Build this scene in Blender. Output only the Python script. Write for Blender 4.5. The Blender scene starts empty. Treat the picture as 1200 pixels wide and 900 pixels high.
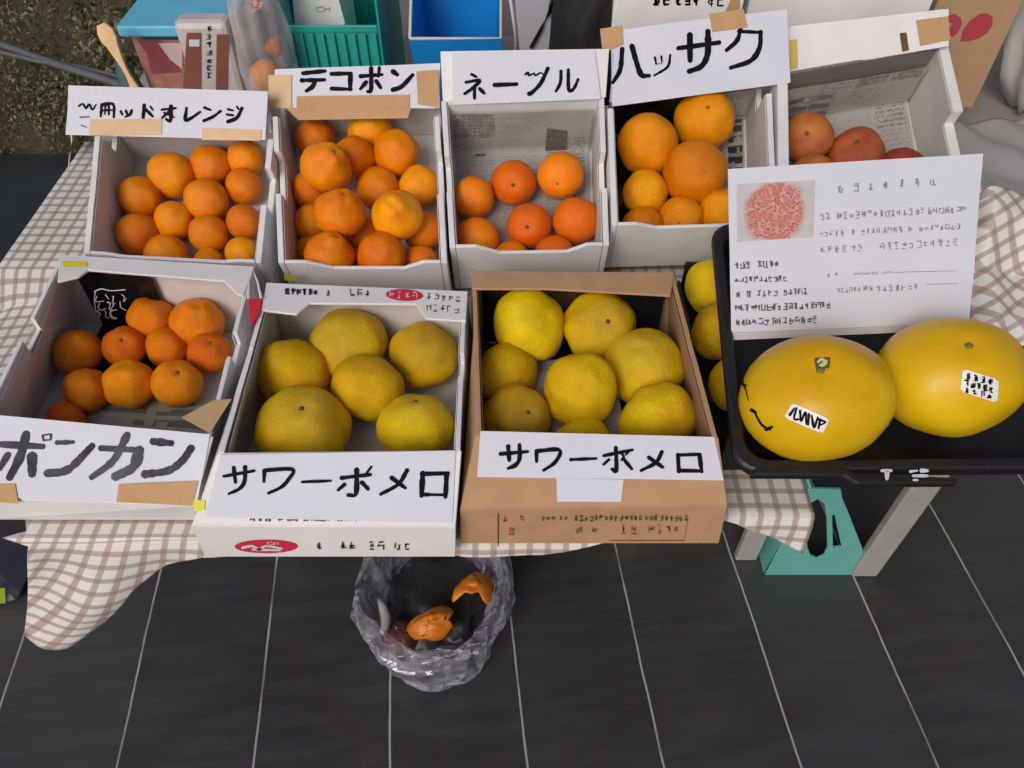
import bpy, bmesh, math, random
from mathutils import Vector, Matrix, noise
R = math.radians
rnd = random.Random(7)
scene = bpy.context.scene
COL = scene.collection

# ------------------------------------------------------------------ camera
CAM = Vector((0, 0, 1.57)); PITCH = R(48); F = 900.0
cd = bpy.data.cameras.new('camera'); cam = bpy.data.objects.new('camera', cd); COL.objects.link(cam)
cam.location = CAM; cam.rotation_euler = (R(90) - PITCH, 0, 0)
cd.sensor_width = 36; cd.lens = 36 * F / 1200; cd.clip_start = 0.02; cd.clip_end = 500
scene.camera = cam
scene.render.resolution_x, scene.render.resolution_y = 1024, 768
# ------------------------------------------------------------------ light
SUN_EL, SUN_AZ = R(38), R(207)          # azimuth clockwise from +Y: behind the camera, to its left
w = bpy.data.worlds.new('World'); scene.world = w; w.use_nodes = True
wt = w.node_tree; bg = wt.nodes['Background']
sky = wt.nodes.new('ShaderNodeTexSky'); sky.sky_type = 'NISHITA'; sky.sun_disc = False
sky.sun_elevation = SUN_EL; sky.sun_rotation = SUN_AZ; sky.air_density = 0.6; sky.dust_density = 4.0; sky.ozone_density = 0.6
wt.links.new(sky.outputs[0], bg.inputs[0]); bg.inputs[1].default_value = 0.125
sl = bpy.data.lights.new('sun', 'SUN'); so = bpy.data.objects.new('sun', sl); COL.objects.link(so)
sl.energy = 1.25; sl.angle = R(26); sl.color = (1, .97, .93)
sd = Vector((math.sin(SUN_AZ) * math.cos(SUN_EL), math.cos(SUN_AZ) * math.cos(SUN_EL), math.sin(SUN_EL)))
so.rotation_euler = sd.to_track_quat('Z', 'Y').to_euler()
vs = scene.view_settings; vs.view_transform = 'Standard'; vs.look = 'None'; vs.exposure = -0.30; vs.gamma = 1; vs.use_curve_mapping = False
scene.cycles.max_bounces = 8; scene.cycles.transparent_max_bounces = 12

# ------------------------------------------------------------------ unprojection on real planes
cp, sp = math.cos(PITCH), math.sin(PITCH)
def ray(x, y):
    a = (x - 600) / F; b = (450 - y) / F
    return Vector((a, cp + b * sp, -sp + b * cp))
def hp(x, y, P, n):
    d = ray(x, y); n = Vector(n); return CAM + d * ((Vector(P) - CAM).dot(n) / d.dot(n))
def hz(x, y, z): return hp(x, y, (0, 0, z), (0, 0, 1))
def hy(x, y, Y): return hp(x, y, (0, Y, 0), (0, 1, 0))

# ------------------------------------------------------------------ helpers
def tag(o, label, cat, group=None, kind=None):
    o['label'] = label
    o['category'] = cat
    if group: o['group'] = group
    if kind: o['kind'] = kind
    return o
def new(name, bm, mat, parent=None, smooth=False, bevel=0, seg=2):
    me = bpy.data.meshes.new(name); bm.to_mesh(me); bm.free()
    o = bpy.data.objects.new(name, me); COL.objects.link(o)
    if mat: me.materials.append(mat)
    if smooth:
        for p in me.polygons: p.use_smooth = True
    if bevel:
        m = o.modifiers.new('soft', 'BEVEL'); m.width = bevel; m.segments = seg; m.limit_method = 'ANGLE'; m.angle_limit = R(35)
        m.use_clamp_overlap = True
    if parent: o.parent = parent
    return o
def empty(name, loc=(0, 0, 0)):
    # parts are built in world coordinates, so the empty carries no offset of its own
    o = bpy.data.objects.new(name, None); COL.objects.link(o); o.empty_display_size = .05
    return o
def prism(bm, pts, vec):
    vec = Vector(vec); a = [bm.verts.new(p) for p in pts]; b = [bm.verts.new(Vector(p) + vec) for p in pts]
    n = len(a); bm.faces.new(a); bm.faces.new(b[::-1])
    for i in range(n):
        j = (i + 1) % n
        bm.faces.new((a[j], a[i], b[i], b[j]))
    bmesh.ops.recalc_face_normals(bm, faces=bm.faces)
def slab(name, pts, vec, mat, parent=None, bevel=.0008):
    bm = bmesh.new(); prism(bm, pts, vec); return new(name, bm, mat, parent, bevel=bevel)
def boxbm(bm, x0, x1, y0, y1, z0, z1):
    prism(bm, [(x0, y0, z0), (x1, y0, z0), (x1, y1, z0), (x0, y1, z0)], (0, 0, z1 - z0))
def box(name, x0, x1, y0, y1, z0, z1, mat, parent=None, bevel=.002):
    bm = bmesh.new(); boxbm(bm, x0, x1, y0, y1, z0, z1); return new(name, bm, mat, parent, bevel=bevel)
def tube_bm(bm, pts, r, seg=8):
    pts = [Vector(p) for p in pts]; rings = []
    for i, p in enumerate(pts):
        t = (pts[min(i + 1, len(pts) - 1)] - pts[max(i - 1, 0)]).normalized()
        up = Vector((0, 0, 1)) if abs(t.z) < .9 else Vector((1, 0, 0))
        s = t.cross(up).normalized(); q = s.cross(t)
        rr = r[i] if isinstance(r, (list, tuple)) else r
        rings.append([bm.verts.new(p + (s * math.cos(a) + q * math.sin(a)) * rr) for a in [2 * math.pi * k / seg for k in range(seg)]])
    for A, B in zip(rings, rings[1:]):
        for k in range(seg):
            bm.faces.new((A[k], A[(k + 1) % seg], B[(k + 1) % seg], B[k]))
    bm.faces.new(rings[0][::-1]); bm.faces.new(rings[-1])
def tube(name, pts, r, mat, parent=None, seg=8):
    bm = bmesh.new(); tube_bm(bm, pts, r, seg); return new(name, bm, mat, parent, smooth=True)
def smooth_line(pts, n=6):
    if len(pts) < 3: return [Vector(p) for p in pts]
    P = [Vector(p) for p in pts]; P = [P[0] * 2 - P[1]] + P + [P[-1] * 2 - P[-2]]; out = []
    for i in range(1, len(P) - 2):
        a, b, c, d = P[i - 1:i + 3]
        for k in range(n):
            t = k / n
            out.append(.5 * (2 * b + (c - a) * t + (2 * a - 5 * b + 4 * c - d) * t * t + (3 * b - a - 3 * c + d) * t ** 3))
    out.append(P[-2]); return out

# ---- ink: brush strokes given on the photo's grid, laid on a real surface S(x, y) -> (point, normal)
def ink(name, strokes, S, mat, parent, lift=.0009):
    bm = bmesh.new()
    def put(v):
        p, n = S(v[0], v[1]); return bm.verts.new(p + n * lift)
    for k, (pts, wd, *rest) in enumerate(strokes):
        wd = wd * (1.28 if wd > 1.5 else 1)
        L = smooth_line([(p[0], p[1]) for p in pts]) if (not rest or rest[0] != 'c') else [Vector(p) for p in pts]
        # resample straight lines
        if len(L) == 2: L = [L[0].lerp(L[1], t / 5) for t in range(6)]
        left, right = [], []
        for i, p in enumerate(L):
            t = (L[min(i + 1, len(L) - 1)] - L[max(i - 1, 0)])
            if t.length < 1e-6: t = Vector((1, 0))
            t.normalize(); nn = Vector((-t.y, t.x))
            f = .5 * wd * (1 + .34 * noise.noise(Vector((p.x * .16, p.y * .16, k * 3.1)))) * (1 - .22 * (i / max(1, len(L) - 1)) ** 3)
            left.append(p + nn * f); right.append(p - nn * f)
        def cap(c, d):
            a = math.atan2(d.y, d.x)
            return [c + Vector((math.cos(a + q), math.sin(a + q))) * wd * .46 for q in (math.pi / 2 * .6, 0, -math.pi / 2 * .6)]
        e = (L[-1] - L[-2]).normalized(); s = (L[0] - L[1]).normalized()
        lv = [put(v) for v in left]; rv = [put(v) for v in right]
        for i in range(len(L) - 1):
            bm.faces.new((lv[i], lv[i + 1], rv[i + 1], rv[i]))
        ce = [put(v) for v in cap(L[-1], e)]; cs = [put(v) for v in cap(L[0], s)]
        bm.faces.new([lv[-1]] + ce + [rv[-1]]); bm.faces.new([rv[0]] + cs + [lv[0]])
    for f in bm.faces:
        if f.normal.length == 0: f.normal_update()
    bmesh.ops.recalc_face_normals(bm, faces=bm.faces)
    o = new(name, bm, mat, parent)
    return o
def T(strokes, s, ox, oy):
    return [([(x / s + ox, y / s + oy) for x, y in p], wd / s) for p, wd in strokes]
def glyph(x, y, w, h, r, wd=None, n=5):
    """one illegible little character of crossing strokes"""
    out = []; wd = wd or max(.55, h * .12)
    for k in range(n):
        if r.random() < .5:
            yy = y + h * r.choice((.05, .3, .5, .75, .95)); a, b = sorted((r.random(), r.random()))
            out.append(([(x + w * a * .5, yy), (x + w * (.5 + b * .5), yy + h * .05 * r.uniform(-1, 1))], wd))
        else:
            xx = x + w * r.choice((.05, .35, .5, .7, .95)); a = r.random() * .4
            out.append(([(xx, y + h * a), (xx + w * .1 * r.uniform(-1, 1), y + h * (.6 + .4 * r.random()))], wd))
    return out
def line_of_glyphs(x0, y0, x1, y1, h, r, gap=1.15, wd=None, n=4, skip=.08):
    out = []; m = max(1, int((x1 - x0) / (h * .85 * gap)))
    for i in range(m):
        if r.random() < skip: continue
        t = i / m
        out += glyph(x0 + (x1 - x0) * t, y0 + (y1 - y0) * t - h / 2, h * .8 * r.uniform(.6, 1), h, r, wd, n)
    return out

# ------------------------------------------------------------------ materials
MATS = {}
def nodes(name):
    m = bpy.data.materials.new(name); m.use_nodes = True; t = m.node_tree
    return m, t, t.nodes['Principled BSDF']
def N(t, kind, **kw):
    n = t.nodes.new('ShaderNode' + kind)
    for k, v in kw.items(): setattr(n, k, v)
    return n
def mathn(t, op, a, b=None):
    n = N(t, 'Math', operation=op)
    for i, v in enumerate((a, b)):
        if v is None: continue
        if isinstance(v, (int, float)): n.inputs[i].default_value = v
        else: t.links.new(v, n.inputs[i])
    return n.outputs[0]
def mixc(t, f, a, b):
    n = N(t, 'Mix', data_type='RGBA')
    for s, v in ((n.inputs[0], f), (n.inputs[6], a), (n.inputs[7], b)):
        if isinstance(v, tuple): s.default_value = v if len(v) == 4 else v + (1,)
        elif isinstance(v, (int, float)): s.default_value = v
        else: t.links.new(v, s)
    return n.outputs[2]
def noisen(t, scale, detail=3, vec=None, rough=.5):
    n = N(t, 'TexNoise'); n.inputs['Scale'].default_value = scale; n.inputs['Detail'].default_value = detail; n.inputs['Roughness'].default_value = rough
    if vec is not None: t.links.new(vec, n.inputs['Vector'])
    return n.outputs[0]
def ramp(t, f, lo, hi):
    n = N(t, 'MapRange'); n.inputs[1].default_value = lo; n.inputs[2].default_value = hi; n.clamp = True
    t.links.new(f, n.inputs[0]); return n.outputs[0]
def bump(t, b, h, strength, dist):
    n = N(t, 'Bump'); n.inputs['Strength'].default_value = strength; n.inputs['Distance'].default_value = dist
    t.links.new(h, n.inputs['Height']); t.links.new(n.outputs[0], b.inputs['Normal'])
def geo(t): return N(t, 'NewGeometry').outputs['Position']
def objc(t): return N(t, 'TexCoord').outputs['Object']
def mat(name, col, rough=.6, var=.12, scale=25, bmp=.0, bscale=200, spec=.5, metal=0, col2=None):
    if name in MATS: return MATS[name]
    m, t, b = nodes(name); P = geo(t)
    f = ramp(t, noisen(t, scale, 4, P), .3, .7)
    c2 = col2 or tuple(max(0, c * (1 - var)) for c in col)
    t.links.new(mixc(t, f, col, c2), b.inputs['Base Color'])
    b.inputs['Roughness'].default_value = rough; b.inputs['Specular IOR Level'].default_value = spec; b.inputs['Metallic'].default_value = metal
    if bmp:
        h = noisen(t, bscale, 3, P)
        if 'carton' in name:
            h = mathn(t, 'ADD', mathn(t, 'MULTIPLY', h, .35), mathn(t, 'MULTIPLY', noisen(t, 16, 4, P), 2.2))
        bump(t, b, h, bmp, .002)
    MATS[name] = m; return m
def srgb(r, g, b):
    f = lambda c: (c / 255 / 12.92) if c <= 10 else ((c / 255 + .055) / 1.055) ** 2.4
    return (f(r), f(g), f(b))
M_white = mat('white_carton', (.79, .79, .79), .62, .13, 11, .30, 300)
M_inner = mat('carton_inside', (.64, .62, .60), .75, .16, 18, .2, 260)
M_brown = mat('brown_carton', srgb(186, 148, 110), .8, .14, 30, .25, 350)
M_browni = mat('brown_carton_inside', srgb(168, 132, 102), .85, .16, 22, .25, 350)
M_tape = mat('tape', srgb(205, 172, 128), .45, .12, 60, .1, 90)
M_tapeb = mat('card_strip', srgb(192, 152, 106), .7, .12, 40, .2, 300)
M_paper = mat('paper', (.63, .65, .73), .6, .04, 9, .1, 40)
M_ink = mat('black_ink', (.006, .006, .007), .7, .3, 60, spec=.1)
M_inkg = mat('grey_ink', (.10, .11, .13), .7, .7, 22, spec=.1)
M_red = mat('red_print', srgb(214, 40, 66), .6, .15, 80)
M_navy = mat('navy_print', (.02, .03, .07), .6, .2, 60)
M_greenp = mat('green_print', srgb(104, 112, 66), .7, .2, 60)
M_redp = mat('faded_red_print', srgb(186, 86, 60), .7, .2, 60)
M_yel = mat('yellow_sticker', srgb(222, 214, 30), .5, .1, 60)
M_blackpl = mat('black_plastic', (.012, .012, .013), .42, .3, 40, .12, 500)
M_blackbag = mat('black_film', (.010, .010, .011), .22, .3, 20, .9, 26)
M_grey = mat('grey_metal', srgb(158, 158, 158), .5, .15, 30)
M_teal = mat('teal_plastic', srgb(98, 172, 160), .5, .08, 20, .05, 300)
M_tealb = mat('teal_basket', srgb(40, 172, 156), .45, .2, 20)
M_blue = mat('blue_plastic', srgb(22, 132, 210), .35, .12, 12)
M_lblue = mat('pale_blue_lid', srgb(100, 190, 218), .4, .1, 12)
M_wall = mat('grey_wall_paint', (.21, .21, .235), .8, .08, 3, .1, 100)
M_greyc = mat('grey_plastic', srgb(170, 170, 178), .5, .1, 10)
M_bin = mat('bin_grey', srgb(150, 150, 160), .5, .12, 12)
M_binlid = mat('bin_lid', srgb(84, 84, 92), .45, .12, 12)
M_wood = mat('pale_wood', srgb(226, 188, 140), .7, .2, 45)
M_top = mat('table_board', (.35, .33, .31), .6)
M_stem = mat('stem', srgb(104, 84, 40), .8, .4, 200)
M_stemg = mat('stem_green', srgb(128, 112, 44), .8, .4, 200)
M_maroon = mat('maroon_pack', srgb(150, 86, 82), .35, .3, 16, .3, 60, col2=srgb(190, 150, 128))
M_pack = mat('brown_pack', srgb(132, 84, 68), .35, .2, 25)
M_sheet = mat('grey_sheet', (.34, .34, .34), .5, .1, 6, .3, 14)
M_whitecl = mat('white_cloth', (.6, .6, .6), .7, .08, 10, .4, 12)
M_black2 = mat('dark_fabric', (.008, .008, .009), .8, .3, 30)
M_hose = mat('grey_hose', srgb(92, 96, 100), .45, .15, 30)
M_dteal = mat('dark_teal', srgb(56, 92, 94), .5, .15, 12)

def citrus(name, a, b, rough=.29, bs=.35, patch=None, tint=None, spec=.24):
    m, t, p = nodes(name); O = objc(t); rn = N(t, 'ObjectInfo').outputs['Random']
    ad = N(t, 'VectorMath', operation='ADD'); t.links.new(O, ad.inputs[0])
    cx = N(t, 'CombineXYZ'); k = mathn(t, 'MULTIPLY', rn, 40.0)
    for i in range(3): t.links.new(k, cx.inputs[i])
    t.links.new(cx.outputs[0], ad.inputs[1]); V = ad.outputs[0]
    c = mixc(t, ramp(t, noisen(t, 1.6, 3, V), .3, .7), a, b)
    if patch: c = mixc(t, mathn(t, 'MULTIPLY', ramp(t, noisen(t, 1.1, 4, V, .6), .52, .75), patch[1]), c, patch[0])
    sz = N(t, 'SeparateXYZ'); t.links.new(O, sz.inputs[0])
    if tint: c = mixc(t, mathn(t, 'MULTIPLY', ramp(t, mathn(t, 'ADD', sz.outputs[2], mathn(t, 'MULTIPLY', noisen(t, 2.2, 4, V), .5)), .75, 1.3), tint[1]), c, tint[0])
    blot = noisen(t, 5.5, 5, V, .65); c = mixc(t, mathn(t, 'MULTIPLY', ramp(t, blot, .54, .72), .30), c, tuple(x * .70 for x in a))
    pores = noisen(t, 58, 2, V)
    c = mixc(t, mathn(t, 'MULTIPLY', ramp(t, pores, .52, .70), .22), c, tuple(x * .62 for x in a))
    hs = N(t, 'HueSaturation'); t.links.new(c, hs.inputs['Color'])
    hs.inputs['Value'].default_value = 1
    t.links.new(mathn(t, 'ADD', mathn(t, 'MULTIPLY', rn, .30), .83), hs.inputs['Value'])
    t.links.new(mathn(t, 'ADD', mathn(t, 'MULTIPLY', rn, .022), .489), hs.inputs['Hue'])
    t.links.new(hs.outputs[0], p.inputs['Base Color'])
    p.inputs['Roughness'].default_value = rough; p.inputs['Specular IOR Level'].default_value = spec
    p.inputs['Subsurface Weight'].default_value = .08; p.inputs['Subsurface Radius'].default_value = (1, .4, .1); p.inputs['Subsurface Scale'].default_value = .006
    n1 = mathn(t, 'ADD', noisen(t, 46, 3, V), mathn(t, 'MULTIPLY', noisen(t, 9, 3, V), .9)); bump(t, p, n1, bs, .0030)
    return m
C_blood = citrus('rind_blood', (.88, .285, .006), (.82, .225, .005), patch=((.66, .20, .03), .5))
C_deko = citrus('rind_dekopon', (.88, .285, .004), (.82, .215, .003), .31)
C_navel = citrus('rind_navel', (.94, .245, .007), (.88, .21, .006))
C_hass = citrus('rind_hassaku', (.86, .325, .003), (.80, .26, .003), .31, .5)
C_red = citrus('rind_red', (.40, .085, .035), (.55, .17, .03), .5, patch=((.34, .045, .035), .7))
C_reddk = citrus('rind_dark_red', (.22, .022, .022), (.36, .05, .03), .5)
C_pon = citrus('rind_ponkan', (.92, .265, .004), (.85, .21, .003), .31, .55)
C_pom = citrus('rind_pomelo', (.82, .55, .008), (.76, .455, .007), .44, .5, patch=((.50, .27, .02), .6), tint=((.46, .31, .04), .6), spec=.15)
C_big = citrus('rind_big_pomelo', (.76, .51, .008), (.70, .42, .005), .30, .10, tint=((.62, .30, .006), .5), spec=.26)

# checked cloth
def cloth_mat():
    m, t, b = nodes('checked_cloth')
    uv = N(t, 'UVMap'); uv.uv_map = 'UVMap'; sx = N(t, 'SeparateXYZ'); t.links.new(uv.outputs[0], sx.inputs[0])
    g = None
    P = .0235
    for o in (0, 1):
        fr = mathn(t, 'FRACT', mathn(t, 'DIVIDE', mathn(t, 'ADD', sx.outputs[o], 5 * P), P))
        k = mathn(t, 'ABSOLUTE', mathn(t, 'SUBTRACT', fr, .5))
        l = ramp(t, k, .30, .36)
        g = l if g is None else mathn(t, 'ADD', g, l)
    f = mathn(t, 'MULTIPLY', g, .5)
    c = mixc(t, ramp(t, g, 0, 1), (.70, .685, .66), (.44, .37, .325))
    c = mixc(t, ramp(t, g, 1, 2), c, (.33, .265, .225))
    # a blotchy brown patch on the table top near the hedge end
    ps = N(t, 'VectorMath', operation='DISTANCE'); t.links.new(geo(t), ps.inputs[0]); q = hz(38, 368, .705); ps.inputs[1].default_value = q
    st = mathn(t, 'MULTIPLY', ramp(t, ps.outputs['Value'], .06, .01), ramp(t, noisen(t, 38, 4, geo(t)), .42, .58))
    c = mixc(t, mathn(t, 'MULTIPLY', st, .7), c, (.2, .10, .05))
    t.links.new(c, b.inputs['Base Color']); b.inputs['Roughness'].default_value = .55
    bump(t, b, noisen(t, 60, 3, geo(t)), .3, .002)
    return m
M_cloth = cloth_mat()

# floor tiles: long charcoal slabs with pale grout, as measured on the ground
def floor_mat():
    m, t, b = nodes('charcoal_tiles'); P = geo(t)
    rot = N(t, 'VectorRotate', rotation_type='Z_AXIS'); rot.inputs['Angle'].default_value = R(-6.0); t.links.new(P, rot.inputs['Vector'])
    s = N(t, 'SeparateXYZ'); t.links.new(rot.outputs[0], s.inputs[0])
    S = .2585
    wob = mathn(t, 'MULTIPLY', mathn(t, 'SUBTRACT', noisen(t, 5, 3, P), .5), .009)
    u = mathn(t, 'ADD', mathn(t, 'SUBTRACT', s.outputs[0], .0742 - S * 40.5), wob)
    fr = mathn(t, 'FRACT', mathn(t, 'DIVIDE', u, S))
    k = mathn(t, 'ABSOLUTE', mathn(t, 'SUBTRACT', fr, .5))
    line = mathn(t, 'MULTIPLY', ramp(t, mathn(t, 'ADD', k, mathn(t, 'MULTIPLY', noisen(t, 26, 3, P), .004)), .0115, .0075), ramp(t, noisen(t, 7, 4, P), .22, .5))
    idx = mathn(t, 'FLOOR', mathn(t, 'ADD', mathn(t, 'DIVIDE', u, S), .5))
    wn = N(t, 'TexWhiteNoise', noise_dimensions='1D'); t.links.new(idx, wn.inputs['W'])
    mp = N(t, 'Mapping'); mp.inputs['Scale'].default_value = (3, 30, 1); t.links.new(rot.outputs[0], mp.inputs[0])
    mp2 = N(t, 'Mapping'); mp2.inputs['Scale'].default_value = (2.5, 14, 1); t.links.new(rot.outputs[0], mp2.inputs[0])
    streak = noisen(t, 2.2, 5, mp2.outputs[0], .6); cloud = noisen(t, 2.4, 4, P)
    v = mathn(t, 'ADD', mathn(t, 'MULTIPLY', ramp(t, streak, .3, .75), .45), mathn(t, 'MULTIPLY', ramp(t, cloud, .3, .7), .35))
    v = mathn(t, 'ADD', v, mathn(t, 'MULTIPLY', wn.outputs[0], .42))
    c = mixc(t, v, (.026, .026, .027), (.058, .058, .059))
    scuff = mathn(t, 'MULTIPLY', ramp(t, noisen(t, 9, 6, mp2.outputs[0], .7), .62, .74), .5)
    c = mixc(t, scuff, c, (.12, .12, .12))
    c = mixc(t, line, c, (.40, .39, .37))
    t.links.new(c, b.inputs['Base Color'])
    b.inputs['Specular IOR Level'].default_value = .55
    t.links.new(mathn(t, 'ADD', mathn(t, 'MULTIPLY', streak, .3), .22), b.inputs['Roughness'])
    bump(t, b, mathn(t, 'ADD', mathn(t, 'MULTIPLY', streak, .4), mathn(t, 'MULTIPLY', line, -1.0)), .25, .002)
    return m

# newsprint: rows of little characters in ruled columns
def news_mat(name, paper, inkc, rows=70, cols=60, blk=5, thr=.38, dark=.8):
    m, t, b = nodes(name); uv = N(t, 'UVMap'); uv.uv_map = 'UVMap'
    s = N(t, 'SeparateXYZ'); t.links.new(uv.outputs[0], s.inputs[0]); U, V = s.outputs[0], s.outputs[1]
    def cell(k, n): return mathn(t, 'FLOOR', mathn(t, 'MULTIPLY', k, n))
    def frac(k, n): return mathn(t, 'FRACT', mathn(t, 'MULTIPLY', k, n))
    cx = N(t, 'CombineXYZ'); t.links.new(cell(U, cols * 2.2), cx.inputs[0]); t.links.new(cell(V, rows * 2.2), cx.inputs[1])
    wn = N(t, 'TexWhiteNoise', noise_dimensions='2D'); t.links.new(cx.outputs[0], wn.inputs['Vector'])
    px = mathn(t, 'GREATER_THAN', wn.outputs[0], thr)
    row = mathn(t, 'LESS_THAN', frac(V, rows), .62)
    cb = N(t, 'CombineXYZ'); t.links.new(cell(U, blk), cb.inputs[0]); t.links.new(cell(V, blk * 1.6), cb.inputs[1])
    wb = N(t, 'TexWhiteNoise', noise_dimensions='2D'); t.links.new(cb.outputs[0], wb.inputs['Vector'])
    gutter = mathn(t, 'MULTIPLY', mathn(t, 'LESS_THAN', frac(U, blk), .9), mathn(t, 'LESS_THAN', frac(V, blk * 1.6), .92))
    den = ramp(t, wb.outputs[0], .15, .9)
    f = mathn(t, 'MULTIPLY', mathn(t, 'MULTIPLY', mathn(t, 'MULTIPLY', px, row), gutter), mathn(t, 'MULTIPLY', den, dark))
    pic = mathn(t, 'MULTIPLY', mathn(t, 'GREATER_THAN', wb.outputs[0], .86), mathn(t, 'MULTIPLY', gutter, .55))
    f = mathn(t, 'MAXIMUM', f, mathn(t, 'MULTIPLY', pic, ramp(t, noisen(t, 60, 4, geo(t)), .35, .6)))
    c = mixc(t, f, mixc(t, noisen(t, 20, 3, geo(t)), paper, tuple(k * .86 for k in paper)), inkc)
    t.links.new(c, b.inputs['Base Color']); b.inputs['Roughness'].default_value = .8
    bump(t, b, noisen(t, 45, 3, geo(t)), .35, .003)
    return m
M_news = news_mat('newsprint', (.38, .37, .355), (.12, .115, .11), 46, 36, 3, .42, .75)
M_newsd = news_mat('dark_newsprint', (.34, .33, .31), (.014, .014, .018), 16, 8, 3, .30, 1.0)
M_newsp = news_mat('pale_newsprint', (.40, .365, .345), (.13, .115, .11), 40, 34, 4, .42, .8)
M_newsg = news_mat('market_print', (.40, .43, .36), (.008, .011, .008), 8, 7, 2, .5, 1.0)

def film(name, col, alpha, rough=.22, bscale=30, bstr=.6):
    m, t, b = nodes(name); tr = N(t, 'BsdfTransparent'); mx = N(t, 'MixShader')
    lw = N(t, 'LayerWeight'); lw.inputs[0].default_value = .35
    f = mathn(t, 'ADD', mathn(t, 'MULTIPLY', lw.outputs['Facing'], 1 - alpha), alpha)
    f = mathn(t, 'MULTIPLY', f, ramp(t, noisen(t, 14, 4, geo(t)), .1, .6))
    b.inputs['Base Color'].default_value = col + (1,); b.inputs['Roughness'].default_value = rough
    bump(t, b, noisen(t, bscale, 5, geo(t), .6), bstr, .006)
    t.links.new(f, mx.inputs[0]); t.links.new(tr.outputs[0], mx.inputs[1]); t.links.new(b.outputs[0], mx.inputs[2])
    t.links.new(mx.outputs[0], t.nodes['Material Output'].inputs[0]); return m
M_bag = film('grey_clear_film', (.52, .52, .60), .22, .14, 30, .6)
def bag_tune():
    t = M_bag.node_tree; b = t.nodes['Principled BSDF']; b.inputs['Metallic'].default_value = .25; b.inputs['IOR'].default_value = 1.9
    mp = N(t, 'Mapping'); mp.inputs['Rotation'].default_value = (.5, .3, .6); mp.inputs['Scale'].default_value = (1, 3.2, 2.2); t.links.new(geo(t), mp.inputs[0])
    n1 = noisen(t, 4.5, 3, mp.outputs[0], .45); n2 = noisen(t, 11, 2, geo(t), .4)
    r1 = mathn(t, 'ABSOLUTE', mathn(t, 'SUBTRACT', n1, .5)); r2 = mathn(t, 'ABSOLUTE', mathn(t, 'SUBTRACT', n2, .5))
    h = mathn(t, 'ADD', mathn(t, 'MULTIPLY', r1, -2.0), mathn(t, 'MULTIPLY', r2, -.5))
    bn = [n for n in t.nodes if n.type == 'BUMP'][0]; t.links.new(h, bn.inputs['Height']); bn.inputs['Strength'].default_value = 1.0; bn.inputs['Distance'].default_value = .05
bag_tune()
M_clear = film('clear_film', (.62, .58, .58), .34, .2, 24, .7)

# ------------------------------------------------------------------ ground
bm = bmesh.new(); s = 60
bmesh.ops.create_grid(bm, x_segments=4, y_segments=4, size=s)
fl = new('floor', bm, floor_mat()); fl['kind'] = 'structure'
pv = box('pavement', -5, -1.0, 1.30, 2.50, .004, .05, mat('dark_slate', (.028, .034, .034), .55, .3, 8, .2, 60), bevel=.006); pv['kind'] = 'structure'
# wall behind the stall
wl = box('wall', -.80, 6, 2.25, 2.40, 0, 5.2, M_wall); tag(wl, 'plain grey painted wall behind the rear of the fruit stall', 'wall')

# ------------------------------------------------------------------ tables and cloth
TZ = .700
def table(x0, x1, y0, y1, legs, label, name='folding_table'):
    t = empty(name); tag(t, label, 'table', 'tables of the stall')
    box('table_top', x0, x1, y0, y1, TZ - .032, TZ - .004, M_top, t, .003)
    for (x, y, wx, wy) in legs:
        box('leg', x - wx, x + wx, y - wy, y + wy, .004, TZ - .0325, M_grey, t, .004)
    return t
table(-.57, .33, .59, 1.045, [(-.55, .95, .02, .02), (.27, .95, .02, .02), (-.55, 1.01, .02, .02), (.27, 1.01, .02, .02)], 'folding table carrying the front row of citrus boxes')
pl1 = hz(1012, 678, 0); pl2 = hz(874, 660, 0)
t = table(.372, 1.40, .70, 1.045, [(pl1.x, pl1.y + .012, .029, .010), (pl2.x, pl2.y + .014, .024, .010), (1.33, .95, .03, .022)], 'folding table with broad grey legs under the black tray')
table(-.89, 1.25, 1.05, 2.0, [(-.8, 1.12, .02, .02), (1.15, 1.5, .02, .02), (-.8, 1.9, .02, .02), (1.15, 1.9, .02, .02)], 'wide folding table under the back row and the containers behind')

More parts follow.
